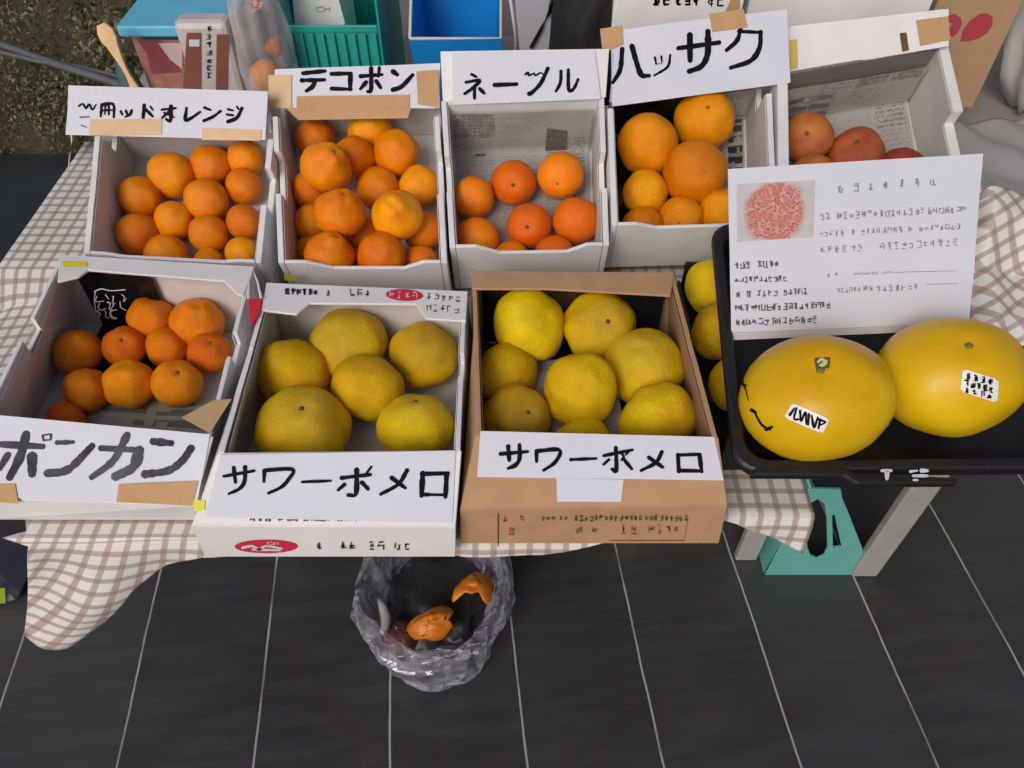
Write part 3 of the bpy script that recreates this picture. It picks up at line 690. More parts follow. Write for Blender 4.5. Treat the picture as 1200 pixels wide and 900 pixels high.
M_pic = news_mat('news_photo', (.30, .27, .24), (.05, .045, .04), 18, 14, 2, .3, .8)
pc = sheet('picture', [(641, 150), (665, 153), (664, 180), (639, 177)], S3n, mat('halftone', (.20, .17, .15), .8, .6, 220), no, 10, 8, .0003, .0012)
sheet('stamp', [(557, 180), (569, 180), (569, 188), (557, 188)], S3n, mat('brown_stamp', srgb(134, 112, 98), .8, .3, 200), no, 4, 3, .0003, .0012)

# ------------------------------------------------------------------ fruit
def fruit_mesh(name, seed, lump=.02, dimple=.06, neck=0, sub=4, furrow=0):
    bm = bmesh.new(); bmesh.ops.create_icosphere(bm, subdivisions=sub, radius=1)
    for v in bm.verts:
        n = v.co.normalized(); k = 1 + lump * noise.noise(n * 1.6 + Vector((seed * 9.1, 0, 0))) * 2 + lump * .5 * noise.noise(n * 4 + Vector((0, seed * 5.3, 0)))
        a = math.acos(max(-1, min(1, n.z)))
        k -= dimple * math.exp(-(a / .20) ** 2)
        k -= dimple * .5 * math.exp(-((math.pi - a) / .22) ** 2)
        if furrow: k -= furrow * math.exp(-(a / .6) ** 2) * max(0, math.cos(5 * math.atan2(n.y, n.x) + seed)) ** 3
        if neck: k += neck * math.exp(-((a - .12) / .34) ** 2) * (1 + .25 * math.cos(4 * math.atan2(n.y, n.x) + seed))
        v.co = n * k
    me = bpy.data.meshes.new(name); bm.to_mesh(me); bm.free()
    for p in me.polygons: p.use_smooth = True
    return me
def stem_mesh(name, r=.11, lobes=5, hole=False):
    bm = bmesh.new(); rings = []
    for rr, zz in ((.0, .03), (.35, .025), (.65, .008), (1, -.03)):
        ring = []
        for k in range(20):
            a = 2 * math.pi * k / 20; q = rr * r * (1 + .13 * math.cos(lobes * a) * (rr > .6))
            ring.append(bm.verts.new((q * math.cos(a), q * math.sin(a), zz if not hole else zz * .4)))
        rings.append(ring)
    for A, B in zip(rings, rings[1:]):
        for k in range(20): bm.faces.new((A[k], B[k], B[(k + 1) % 20], A[(k + 1) % 20]))
    bmesh.ops.remove_doubles(bm, verts=bm.verts, dist=1e-5); bmesh.ops.recalc_face_normals(bm, faces=bm.faces)
    me = bpy.data.meshes.new(name); bm.to_mesh(me); bm.free()
    for p in me.polygons: p.use_smooth = True
    return me
KIND = {}
def kind(k, name, matl, smat, flat=.9, stem_r=.10, neck=0, lump=.02, dimple=.06, furrow=0, hole=False, variants=4):
    ms = [fruit_mesh(name, i + len(KIND) * 7, lump, dimple, neck * (.5 + .5 * (i % 3)), 4, furrow) for i in range(variants)]
    for m in ms: m.materials.append(matl)
    sm = stem_mesh('stem', stem_r, 5, hole); sm.materials.append(smat)
    KIND[k] = (name, ms, sm, flat, dimple, neck)
kind('blood', 'orange', C_blood, M_stem, .94, .09, .04, .035)
kind('deko', 'dekopon', C_deko, M_stem, .90, .10, .22, .035, .13, .05)
kind('navel', 'navel_orange', C_navel, M_stem, .97, .10, 0, .018, .08, .02, True)
kind('hass', 'hassaku', C_hass, M_stemg, .92, .07, 0, .035, .05)
kind('redc', 'red_citrus', C_red, M_stem, .86, .12, 0, .03, .08)
kind('redd', 'red_citrus', C_reddk, M_stem, .84, .12, 0, .03, .08)
kind('pon', 'ponkan', C_pon, M_stem, .88, .10, .10, .045, .13, .05)
kind('pom', 'pomelo', C_pom, M_stem, .86, .07, .05, .055, .09, .03)
kind('big', 'giant_pomelo', C_big, M_stemg, .79, .06, 0, .022, .05)
fr = random.Random(11)
def solve(px, py, r_px, P0, n, lift):
    d = ray(px, py); t_ = 1.1
    for _ in range(30):
        r = r_px * t_ / F; t_ = ((P0 + n * (r * .95 + lift) - CAM).dot(n)) / d.dot(n)
    # foreshortening off axis is small; radius from distance along the optical axis
    return CAM + d * t_, r_px * t_ / F
SOLID = {}
def fruits(key, kd, items, cat, group, P0=None, n=None, cat_lift=None):
    n = n or BOX[key]['n']; P0 = P0 or BOX[key]['P0']
    L_ = []
    for (px, py, rp, lift, label, *opt) in items:
        p, r = solve(px, py, rp, P0, n, lift); L_.append([p, r, px, py, label, opt[0] if opt else None, opt[1] if len(opt) > 1 else None])
    # settle: push overlapping neighbours apart, never through the bottom
    org = [a[0].copy() for a in L_]
    for _ in range(60):
        for a, o_ in zip(L_, org): a[0] = a[0].lerp(o_, .18)
        for i in range(len(L_)):
            for j in range(i):
                a, c = L_[i], L_[j]; d = a[0] - c[0]; m = (a[1] + c[1]) * .90 - d.length
                if m > 0:
                    d.normalize(); a[0] = a[0] + d * m * .25; c[0] = c[0] - d * m * .25
        for a in L_:
            h = (a[0] - P0).dot(n) - a[1] * .90
            if h < 0: a[0] = a[0] - n * h
            if key:
                FL, FR, BR, BL = BOX[key]['rim']; C_ = (FL + FR + BR + BL) / 4
                for A_, B_, g_ in ((FL, BL, BOX[key]['th'] + .004), (FR, BR, BOX[key]['th'] + .004), (BL, BR, .010), (FL, FR, .004)):
                    if key[0] == 'F' and A_ is FL and B_ is FR: continue
                    m_ = n.cross(B_ - A_).normalized()
                    if (C_ - A_).dot(m_) < 0: m_ = -m_
                    k_ = (a[0] - A_).dot(m_) - a[1] * (.80 if A_ is FL and B_ is BL or A_ is FR else .74) - g_
                    if k_ < 0: a[0] = a[0] - m_ * k_
    for p, r, px, py, label, stem, ksub in L_:
        name, ms, sm, flat, dim, neck = KIND[ksub or kd]
        me = ms[fr.randrange(len(ms))]
        o = bpy.data.objects.new(name, me); COL.objects.link(o); tag(o, label, cat, group)
        o.location = p; o.scale = (r, r, r * flat)
        if stem:
            # axis towards the stem seen at this pixel
            d = ray(*stem).normalized(); oc = CAM - p; bb = oc.dot(d); cc = oc.length_squared - (r * .97) ** 2; disc = bb * bb - cc
            tt = -bb - math.sqrt(max(disc, 0)); ax = (CAM + d * tt - p).normalized()
        else:
            ax = Vector((fr.uniform(-1, 1), fr.uniform(.2, 1), fr.uniform(-.6, .25))).normalized()
        q = ax.to_track_quat('Z', 'Y'); o.rotation_mode = 'QUATERNION'
        if kd == 'big':
            bx = Vector((1, 0, 0)); bx = (bx - ax * bx.dot(ax)).normalized(); by = ax.cross(bx)
            q = Matrix((bx, by, ax)).transposed().to_quaternion(); o.scale = (r, r * .86, r * .82)
        o.rotation_quaternion = q if kd == 'big' else q @ Matrix.Rotation(fr.uniform(0, 6.28), 3, 'Z').to_quaternion()
        if stem:
            s_ = bpy.data.objects.new('stem', sm); COL.objects.link(s_); s_.parent = o
            s_.location = (0, 0, 1 - dim + .01 + neck * .75); s_.scale = (1, 1, 1)
        SOLID[label] = (o, p, r, flat)
    return L_

A = 'carton beside the hedge'
fruits('B1', 'blood', [
 (158, 232, 26, 0, 'orange against the hedge-side wall of the carton beside the hedge, second from the front'),
 (155, 275, 25.5, 0, 'orange in the front corner on the hedge side of the carton beside the hedge'),
 (199.5, 208, 27, 0, 'largest orange in the carton beside the hedge, on the bare floor side'),
 (201.5, 260, 23, 0, 'orange with speckled shine, just behind the front rim in the carton beside the hedge'),
 (248, 194.5, 24, 0, 'orange farthest back in the middle of the carton beside the hedge'),
 (242, 235.5, 26, 0, 'bright shiny orange at the centre of the carton beside the hedge'),
 (244.5, 276.5, 23, 0, 'dull round orange below the shiny centre one, carton beside the hedge'),
 (287, 181, 21, .004, 'orange under the tape end of the narrow sign, with white glint'),
 (286, 218, 21.5, 0, 'orange second from the back along the dekopon-side wall, carton beside the hedge'),
 (286, 260, 21, 0, 'pale dusty orange third along the dekopon-side wall, carton beside the hedge'),
 (284, 297, 20, 0, 'orange in the front corner on the dekopon side, carton beside the hedge'),
 (195, 301, 25, -.004, 'orange half hidden by the front rim, carton beside the hedge'),
 (245, 306, 18, 0, 'orange nearly hidden by the front rim with only its top showing')], 'orange', 'oranges in the carton beside the hedge')
fruits('B2', 'deko', [
 (369, 163, 24, .0, 'dekopon in the back corner of the heap under the cardboard strip'),
 (435, 150, 26, .0, 'dekopon farthest back in the heap, cut off by the cardboard strip'),
 (464, 180, 28, .012, 'wide smooth dekopon in front of the farthest one, navel side of the heap'),
 (492, 218, 24, .008, 'yellowish dekopon against the wall on the navel side of the heap'),
 (384, 196, 30, .050, 'big topmost dekopon with a stalk stub in a wrinkled neck', (391, 180)),
 (413, 186, 26, .022, 'dekopon tucked right behind the big topmost one'),
 (362, 224, 24, .0, 'dekopon under the big topmost one along the hedge-side wall'),
 (443, 221, 26, .004, 'shaded dekopon deep in the middle of the heap'),
 (399, 251, 30, .048, 'round dekopon with pale stalk on top, below the big topmost one', (402, 227)),
 (467, 256, 30, .046, 'dekopon with a dark slit at its neck, upper layer', (460, 241)),
 (496, 270, 24, .006, 'dekopon pressed beneath the slit-necked one at the navel-side wall'),
 (362, 264, 23, .0, 'dekopon at the hedge-side wall, halfway to the front of the heap'),
 (386, 300, 29, .036, 'bright dekopon bulging over the front rim of the heap', (392, 276)),
 (448, 298, 29, .034, 'large dull dekopon over the middle of the front rim of the heap'),
 (492, 308, 21, .010, 'small dekopon in the front corner on the navel side of the heap'),
 (353, 294, 20, .0, 'dekopon in shade in the front corner on the hedge side of the heap'),
 (425, 278, 22, .0, 'dekopon glimpsed in the gap at the centre of the heap'),
 (421, 308, 20, .0, 'dekopon glimpsed in the gap between the two at the front rim')], 'dekopon', 'dekopon in the heaped carton')
fruits('B3', 'navel', [
 (554, 232, 25, 0, 'navel orange against the dekopon-side wall, back one of two'),
 (602, 214.5, 26.5, 0, 'navel orange with a dark stem dot facing up, in the back row', (601, 217)),
 (657, 206, 27.5, .004, 'angular navel orange farthest back in front of the newspaper photo', (653, 216)),
 (557.5, 281, 26, 0, 'navel orange in the front corner on the dekopon side'),
 (620, 265, 26.5, 0, 'navel orange showing its open navel at the centre of its carton', (618, 266)),
 (678, 259, 27.5, 0, 'navel orange against the hassaku-side wall of its carton'),
 (600, 304, 22, 0, 'navel orange sunk behind the front cutout, smaller one'),
 (650, 301, 25, 0, 'navel orange sunk behind the front cutout, larger one')], 'navel orange', 'navel oranges in the newspaper-lined carton')
fruits('B4', 'hass', [
 (758.7, 169.7, 36, .002, 'big hassaku against the wall on the navel orange side'),
 (824.7, 138, 35, .002, 'big hassaku at the back touching the slanted sign, stem spot on top', (830, 124)),
 (815, 202.7, 37, .010, 'largest hassaku in the middle beside the dark newspaper', (828, 201)),
 (756, 227, 27.5, 0, 'small hassaku in front of the one at the navel orange side wall'),
 (755, 265, 25, 0, 'hassaku in the front corner on the navel orange side'),
 (796.6, 256, 26, 0, 'hassaku behind the middle of the front rim, dimple facing out', (795, 262)),
 (847, 249, 28, .004, 'bright hassaku half hidden by the printed sheet')], 'hassaku', 'hassaku in the carton under the slanted sign')
fruits('B5', 'redc', [
 (946.5, 164, 29, .010, 'orange citrus blushed red with a stem spot, above the printed sheet', (945, 155), 'redc'),
 (1003, 181, 32, .0, 'flattened pinkish red citrus with a dimpled top, above the printed sheet', (1005, 163), 'redc'),
 (1058, 203, 30, .0, 'dark red citrus barely showing above the printed sheet', None, 'redd'),
 (951, 204, 27, .0, 'orange red citrus under the blushed one, cut by the printed sheet', None, 'redc')], 'citrus', 'reddish citrus behind the printed sheet')
fruits('F1', 'pon', [
 (92, 413, 27, .002, 'ponkan against the outer wall on the checked cloth side, tall one'),
 (183, 365, 27, .010, 'ponkan at the back beside the black film'),
 (237, 368, 30, .010, 'wide ponkan in the back corner with a puckered neck', (231, 357)),
 (148, 405, 25, .004, 'ponkan with stem spot next to the tall one', (141, 397)),
 (197, 407, 25, .006, 'bright ponkan with a vertical scar in the middle of its carton'),
 (245, 412, 25, .004, 'ponkan against the wall on the pomelo side', (247, 399)),
 (98, 462, 26.5, 0, 'ponkan with a dark nick in front of the tall one'),
 (151, 450, 29, .004, 'big ponkan with a leafy stem nub facing up, front row', (140, 443)),
 (207, 450, 29, .004, 'big ponkan with rough top, front row nearest the tape', (208, 434)),
 (80, 488, 22, 0, 'ponkan almost hidden behind the grey-lettered sign')], 'ponkan', 'ponkan in the film-lined carton')
fruits('F2', 'pom', [
 (338, 433, 47, 0, 'greenish yellow pomelo against the ponkan-side wall of the white carton'),
 (402, 390, 46, .004, 'pomelo at the back middle of the white carton', (390, 385)),
 (496, 418, 40.5, .0, 'pomelo with a shallow crown dent in the back corner of the white carton', (500, 397)),
 (432, 456, 44, .012, 'golden pomelo at the centre of the white carton'),
 (357, 503, 54, .0, 'broad pomelo with a pale label scar at the front of the white carton', (353, 474)),
 (487, 500, 44, .0, 'pomelo with a grey bruised top at the front of the white carton', (487, 464))], 'pomelo', 'pomelos in the white carton')
fruits('F3', 'pom', [
 (619, 381, 44, .014, 'biggest pomelo in the brown carton, back corner by the white carton'),
 (707, 386, 43, .012, 'pomelo with a brown tinged top at the back of the brown carton', (715, 375)),
 (751, 430, 46, .004, 'pomelo with a peaked neck against the tray-side wall of the brown carton', (748, 405)),
 (596, 437, 38, .0, 'pomelo against the wall below the biggest one in the brown carton'),
 (681, 466, 44, .014, 'oval golden pomelo in the middle of the brown carton'),
 (606, 490, 41, .0, 'pomelo with dark stem dent at the front of the brown carton', (622, 482)),
 (769, 487, 48, .0, 'wide blotchy pomelo in the front corner of the brown carton by the tray'),
 (682, 512, 34, .0, 'pomelo peeking over the sign with a tab')], 'pomelo', 'pomelos in the brown carton')

# ------------------------------------------------------------------ black crate under the tray, the tray, the printed sheet
cr = empty('black_crate'); tag(cr, 'low black plastic crate under the tray, next to the brown carton', 'crate')
cx0, cx1, cy0, cy1, ch = .275, .66, .62, .985, .775
box('base', cx0 + .007, cx1 - .007, cy0 + .007, cy1 - .007, TZ + .003, TZ + .009, M_blackpl, cr)
box('side_panel', cx0, cx0 + .006, cy0, cy1, TZ + .003, .735, M_blackpl, cr); box('side_panel', cx1 - .006, cx1, cy0, cy1, TZ + .003, ch, M_blackpl, cr)
box('front_panel', cx0 + .007, cx1 - .007, cy0, cy0 + .006, TZ + .003, ch, M_blackpl, cr); box('back_panel', cx0 + .007, cx1 - .007, cy1 - .006, cy1, TZ + .003, ch, M_blackpl, cr)
fruits(None, 'pom', [
 (836, 336, 34, 0, 'pomelo in the dark gap behind the tray edge, farthest back'),
 (845, 388, 36, 0, 'orange tinged pomelo in the dark gap beside the brown carton'),
 (864, 450, 34, 0, 'pomelo sliver showing in the dark gap beside the tray rim')], 'pomelo', 'pomelos in the crate under the tray', P0=Vector((.3, .8, TZ + .01)), n=Vector((0, 0, 1)))

NT = None
def tray():
    global NT, PT, trayL
    zf, zb = .835, .905
    FLp, FRp = hz(862, 552, zf), hz(1400, 547, zf); BLp, BRp = hz(834, 262, zb), hz(1345, 262, zb)
    n = (FRp - FLp).cross(BLp - FLp).normalized(); NT = n; PT = FLp
    FL, FR, BR, BL = FLp, FRp, BRp, BLp
    ux = (FR - FL).normalized(); uy = n.cross(ux).normalized()
    D = .055
    def rr(inset, dz, rad=.03, k=6):
        W = (FR - FL).length; Dp = (BL - FL).dot(uy)
        pts = []
        for cxx, cyy, a0 in ((inset + rad, inset + rad, math.pi), (W - inset - rad, inset + rad, 1.5 * math.pi), (W - inset - rad, Dp - inset - rad, 0), (inset + rad, Dp - inset - rad, .5 * math.pi)):
            for i in range(k + 1):
                a = a0 + (math.pi / 2) * i / k
                skew = (BL - FL).dot(ux) * ((cyy + rad * math.sin(a)) / Dp)
                pts.append(FL + ux * (cxx + rad * math.cos(a) + skew) + uy * (cyy + rad * math.sin(a)) + n * dz)
        return pts
    rings = [rr(.000, -.014), rr(-.001, -.002), rr(.002, .002), rr(.012, .002), rr(.015, -.003), rr(.024, -D + .004, .024), rr(.030, -D, .02)]
    outer = [rr(.000, -.014), rr(.006, -.015), rr(.018, -D - .002, .026), rr(.026, -D - .005, .024)]
    root = empty('display_tray'); tag(root, 'black plastic tray with raised rim holding the two giant pomelos', 'tray')
    def skin(bm, rs, close_):
        V = [[bm.verts.new(p) for p in r] for r in rs]; m = len(V[0])
        for A_, B_ in zip(V, V[1:]):
            for i in range(m): bm.faces.new((A_[i], A_[(i + 1) % m], B_[(i + 1) % m], B_[i]))
        if close_: bm.faces.new(V[-1])
    bm = bmesh.new(); skin(bm, rings[1:], True); skin(bm, [rings[1]] + [outer[0]] + outer[1:], True)
    bmesh.ops.remove_doubles(bm, verts=bm.verts, dist=1e-6); bmesh.ops.recalc_face_normals(bm, faces=bm.faces)
    new('tray_body', bm, M_blackpl, root, smooth=False, bevel=.002)
    # thicker lip along the front and the moulded step
    lip = [hp(x, y, FL + n * .0035, n) for x, y in ((1002, 565), (1005, 573), (1128, 572), (1140, 560), (1300, 556), (1300, 549), (1135, 551))]
    slab('rim_step', [hp(x, y, FL + n * .003, n) for x, y in ((880, 557), (990, 558), (1004, 567), (1122, 567), (1124, 559), (1000, 553), (990, 547), (885, 547))], -n * .012, M_blackpl, root, .003)
    S = plane_surf(FL + n * .0032, n)
    ink('white_marks', [([(1033, 552), (1044, 552)], 3), ([(1039, 553), (1039, 561)], 4), ([(1066, 553), (1074, 552)], 2.5), ([(1079, 552), (1086, 552)], 3.5), ([(1070, 558), (1086, 558)], 3), ([(1070, 563), (1075, 563)], 2)], S, M_paper, root, .001)
    return root, FL - n * (D - .0), n
tray_o, PTf, NTv = tray()
big = fruits(None, 'big', [
 (955, 466, 87, 0, 'giant yellow pomelo with a stapled seam and a slanted white label, front of the tray', (963, 425)),
 (1112, 441, 82.5, 0, 'giant yellow pomelo with an upright square label, touching the printed sheet', (1142, 395))], 'giant pomelo', 'giant pomelos in the black tray', P0=PTf + NTv * .001, n=NTv)

def fruit_surf(label):
    o, p, r, flat = SOLID[label]
    bpy.context.view_layer.update()
    M = o.matrix_world; Mi = M.inverted(); me = o.data
    def S(x, y):
        d = Mi.to_3x3() @ ray(x, y); oo = Mi @ CAM; d.normalize()
        ok, loc, nn, _ = o.ray_cast(oo, d)
        if not ok:
            q = hp(x, y, p, (CAM - p).normalized()); return q, (CAM - p).normalized()
        n_ = (Mi.to_3x3().transposed() @ nn).normalized()
        return M @ loc, n_
    return o, S
def conform(name, poly, S, mat_, parent, lift=.0006, n=14):
    tl, tr, br, bl = [Vector(q) for q in poly]; bm = bmesh.new(); G = []
    for j in range(n + 1):
        row = []
        for i in range(n + 1):
            q = tl.lerp(tr, i / n).lerp(bl.lerp(br, i / n), j / n)
            p, nn = S(q.x, q.y); row.append(bm.verts.new(p + nn * lift))
        G.append(row)
    for j in range(n):
        for i in range(n):
            if (i in (0, n - 1)) and (j in (0, n - 1)): continue
            bm.faces.new((G[j][i], G[j + 1][i], G[j + 1][i + 1], G[j][i + 1]))
    loose = [v for v in bm.verts if not v.link_faces]
    bmesh.ops.delete(bm, geom=loose, context='VERTS'); bm.normal_update()
    # drop the parent's transform so the label keeps its world shape
    o = new(name, bm, mat_, None, smooth=True); o.parent = parent; o.matrix_parent_inverse = parent.matrix_world.inverted(); return o
def ink_on(name, strokes, S, m, parent, lift):
    o = ink(name, strokes, S, m, None, lift); o.parent = parent; o.matrix_parent_inverse = parent.matrix_world.inverted(); return o
o1, So1 = fruit_surf(big[0][4]); o2, So2 = fruit_surf(big[1][4])
M_lab = mat('white_label', (.78, .78, .78), .35, .04)
lab = conform('label_sticker', [(929, 472), (972, 491), (964, 508), (919, 489)], So1, M_lab, o1, .0010)
ink_on('label_print', [([(926, 486), (931, 479)], 2.6), ([(934, 478), (931, 490), (936, 491)], 2), ([(938, 481), (939, 493), (944, 483), (945, 496)], 2.2), ([(948, 485), (947, 497)], 2.4), ([(951, 487), (954, 500), (958, 489)], 2.2), ([(961, 491), (959, 501)], 2.2), ([(959, 491), (967, 494), (960, 498)], 1.8)], So1, M_ink, o1, .0018)
conform('badge', [(954, 420), (973, 419), (972, 432), (956, 433)], So1, mat('badge_dark', (.08, .085, .04), .5), o1, .0012)
ink_on('badge_print', [([(958, 425), (963, 422), (968, 426), (963, 430)], 2.2), ([(960, 429), (969, 423)], 1.6)], So1, mat('badge_light', srgb(205, 205, 130), .5), o1, .0020)
ink_on('staple_seam', [([(876, 425), (872, 436), (871, 447), (873, 455)], 1.5), ([(873, 451), (878, 470)], 1.3), ([(884, 481), (893, 497), (903, 503)], 2.0), ([(881, 480), (886, 483)], 3), ([(898, 503), (905, 500)], 3), ([(869, 450), (875, 452)], 2)], So1, M_ink, o1, .0012)
conform('label_sticker', [(1128, 432), (1170, 445), (1168, 472), (1125, 458)], So2, M_lab, o2, .0010)
ink_on('label_print', line_of_glyphs(1132, 441, 1166, 449, 7, g, wd=1.5, skip=0, n=6) + line_of_glyphs(1130, 449, 1166, 458, 7, g, wd=1.5, skip=0, n=6) + line_of_glyphs(1131, 457, 1164, 466, 7, g, wd=1.4, skip=0, n=5), So2, M_ink, o2, .0018)

# printed sheet in a clear sleeve leaning behind the pomelos
bl3 = hz(858, 392, .868); tl3 = None
NI = Vector((0, -.86, .51)).normalized(); PI_ = Vector((0, bl3.y, bl3.z))
SI = plane_surf(PI_, NI, .002, 9)
sh = empty('info_sheet'); tag(sh, 'white printed information sheet with a red pulp photo, leaning behind the giant pomelos', 'sign')
sheet('paper', [(853, 198), (1152, 180), (1136, 378), (857, 390)], SI, M_paper, sh, 50, 36, .0006)
sheet('paper_edge', [(857, 390.5), (1136, 378.5), (1135, 386), (857, 399)], SI, mat('grey_card', (.55, .55, .57), .5), sh, 8, 2, .002, -.001)
# photograph of the cut fruit
m, t_, b_ = nodes('pulp_photo'); P_ = geo(t_)
dn = N(t_, 'VectorMath', operation='DISTANCE'); t_.links.new(P_, dn.inputs[0]); cpt = SI(908, 249)[0]; dn.inputs[1].default_value = cpt
rad = 36 * (cpt - CAM).length / F * .93
edge = mathn(t_, 'ADD', dn.outputs['Value'], mathn(t_, 'MULTIPLY', mathn(t_, 'SUBTRACT', noisen(t_, 60, 4, P_), .5), .018))
inside = ramp(t_, edge, rad * 1.05, rad * .88)
vor = N(t_, 'TexVoronoi'); vor.inputs['Scale'].default_value = 330; t_.links.new(P_, vor.inputs['Vector'])
pulp = mixc(t_, ramp(t_, vor.outputs['Distance'], .25, .7), (.40, .07, .07), (.62, .34, .30))
pulp = mixc(t_, ramp(t_, noisen(t_, 90, 4, P_), .45, .65), pulp, (.50, .16, .14))
t_.links.new(mixc(t_, inside, mixc(t_, noisen(t_, 50, 4, P_), (.42, .40, .42), (.60, .58, .60)), pulp), b_.inputs['Base Color']); b_.inputs['Roughness'].default_value = .4
sheet('photo', [(863, 216), (955, 211), (953, 278), (864, 283)], SI, m, sh, 10, 8, .0003, .0009)
gi = random.Random(21)
M_pr = mat('grey_print', (.10, .10, .11), .5, .3, 90); M_pr2 = mat('pale_print', (.28, .28, .30), .5, .3, 90)
ink('heading', line_of_glyphs(982, 221, 1108, 211, 9, gi, 2.2, 1.2, 5, 0), SI, M_pr2, sh, .001)
st = line_of_glyphs(960, 254, 1135, 244, 8, gi, 1.0, 1.1, 4, .06) + line_of_glyphs(960, 274, 1126, 265, 6.5, gi, 1.1, .9, 4, .1) + line_of_glyphs(962, 293, 1125, 283, 8, gi, 1.2, 1.1, 4, .08)
st += line_of_glyphs(970, 322, 986, 322, 6, gi, wd=.8) + line_of_glyphs(1000, 321, 1045, 319, 3, gi, wd=.6) + [([(1046, 319), (1120, 317)], .6), ([(1085, 333), (1120, 332)], .6)]
st += line_of_glyphs(975, 341, 1010, 338, 5, gi, wd=.9) + line_of_glyphs(1012, 338, 1078, 336, 7, gi, wd=1.1)
ink('text_block', st, SI, M_pr2, sh, .001)
st = line_of_glyphs(861, 311, 914, 309, 7.5, gi, 1.0, 1.4, 4, .04) + line_of_glyphs(861, 328, 924, 326, 6.5, gi, 1.0, 1.3, 4, .04) + line_of_glyphs(863, 345, 948, 341, 7, gi, 1.0, 1.3, 4, .06) + line_of_glyphs(860, 361, 975, 357, 7.5, gi, 1.0, 1.4, 4, .06) + line_of_glyphs(860, 378, 960, 374, 8, gi, 1.0, 1.4, 4, .05)
ink('text_lines', st, SI, M_pr, sh, .001)

# ------------------------------------------------------------------ litter bag on the floor
def waste_bag():
    c = Vector((-.158, .738, 0)); na, prof = 180, []
    P = [(.02, .004), (.075, .004), (.115, .012), (.138, .035), (.150, .060), (.158, .085), (.160, .108), (.157, .130), (.153, .150), (.147, .168), (.140, .172), (.132, .158), (.124, .125), (.112, .08), (.095, .045), (.05, .032), (.01, .03)]
    na = 64; br = random.Random(4)
    bm = bmesh.new(); G = []
    for j, (r, z) in enumerate(P):
        row = []
        for i in range(na):
            a = 2 * math.pi * (i + .5 * (j % 2)) / na; ca, sa = math.cos(a), math.sin(a)
            k = min(1, r / .1)
            hgt = 1 + .55 * max(0, sa) - .12 * max(0, -sa) + .10 * noise.noise(Vector((ca * 1.5, sa * 1.5, 4)))
            w_ = .016 * noise.noise(Vector((ca * 1.6 + z * 4, sa * 1.6, 1))) - .020 * abs(noise.noise(Vector((ca * 2.4 + z * 20, sa * 2.4 - z * 16, z * 9)))) + .006 + br.uniform(-.0035, .0035)
            rr = r + k * w_ + (.034 * max(0, -sa) ** 4 * math.exp(-((z - .01) / .09) ** 2) if r > .06 else 0)
            row.append(bm.verts.new(c + Vector((rr * ca, rr * sa, max(.003, z * hgt + (k * br.uniform(-.004, .004) if z > .03 else 0))))))
        G.append(row)
    for j, (A_, B_) in enumerate(zip(G, G[1:])):
        for i in range(na):
            i2 = (i + 1) % na
            if j % 2 == 0: bm.faces.new((A_[i], A_[i2], B_[i])); bm.faces.new((A_[i2], B_[i2], B_[i]))
            else: bm.faces.new((A_[i], A_[i2], B_[i2])); bm.faces.new((A_[i], B_[i2], B_[i]))
    bmesh.ops.recalc_face_normals(bm, faces=bm.faces)
    o = new('waste_bag', bm, M_bag, smooth=False)
    tag(o, 'crumpled clear grey plastic bag on the dark floor, open at the top', 'bag')
    # dark wet scraps at the bottom
    bm = bmesh.new(); bmesh.ops.create_icosphere(bm, subdivisions=4, radius=1)
    for v in bm.verts:
        n = v.co.normalized(); k = 1 + .3 * noise.noise(n * 2.3) + .15 * noise.noise(n * 6)
        v.co = Vector((n.x * .108 * k, n.y * .108 * k, max(-.02, n.z * .035 * k)))
        v.co += c + Vector((0, .01, .064))
    tag(new('food_scraps', bm, mat('dark_scraps', (.025, .022, .022), .35, .4, 60, .6, 70), smooth=True), 'dark wet scraps heaped in the bottom of the clear bag', 'scraps')
    M_peel = mat('peel', (.72, .20, .012), .45, .15, 60, .25, 300); M_pith = mat('pith', (.6, .52, .42), .7)
    def peel(p, r, rot, arc, label, m, sq=1.0):
        bm = bmesh.new(); G = []
        for j in range(13):
            th = arc * j / 12; row = []
            for i in range(28):
                a = 2 * math.pi * i / 28; q = r * (1 + .10 * noise.noise(Vector((math.cos(a) * 2, math.sin(a) * 2, j * .3 + r * 60))))
                ed = 1 + (.22 * math.sin(a * 3 + r * 99) + .1 * math.sin(a * 7) if j > 7 else 0)
                row.append(bm.verts.new((q * math.sin(th * ed) * math.cos(a), q * math.sin(th * ed) * math.sin(a) * sq, q * math.cos(th * ed))))
            G.append(row)
        for A_, B_ in zip(G, G[1:]):
            for i in range(28): bm.faces.new((A_[i], B_[i], B_[(i + 1) % 28], A_[(i + 1) % 28]))
        bmesh.ops.remove_doubles(bm, verts=bm.verts, dist=1e-6); bmesh.ops.recalc_face_normals(bm, faces=bm.faces)
        o = new('orange_peel', bm, m, smooth=True); o.data.materials.append(M_pith)
        md = o.modifiers.new('thick', 'SOLIDIFY'); md.thickness = .0035; md.offset = -1; md.material_offset = 1
        o.location = p; o.rotation_euler = rot; return tag(o, label, 'peel', 'peels in the clear bag')
    peel(hz(508, 732, .105), .054, (R(20), R(-12), .3), 1.15, 'rounded orange peel lying lower in the clear bag', M_peel, .62)
    peel(hz(553, 704, .135), .058, (R(-14), R(38), .8), 1.1, 'upturned orange peel standing higher in the clear bag', M_peel, .60)
    peel(hz(468, 748, .088), .036, (R(10), R(20), 0), 1.2, 'brownish maroon peel at the front of the clear bag', mat('old_peel', srgb(104, 62, 52), .5), 1)
    pts = [hz(x, y, .13) for x, y in ((444, 702), (449, 712), (452, 724), (451, 736), (447, 742))]
    bm = bmesh.new(); tube_bm(bm, pts, [.004, .009, .010, .008, .004], 8); tag(new('peel_strip', bm, mat('pale_peel', srgb(190, 190, 182), .5), smooth=True), 'pale curved strip of peel inside the clear bag', 'peel')
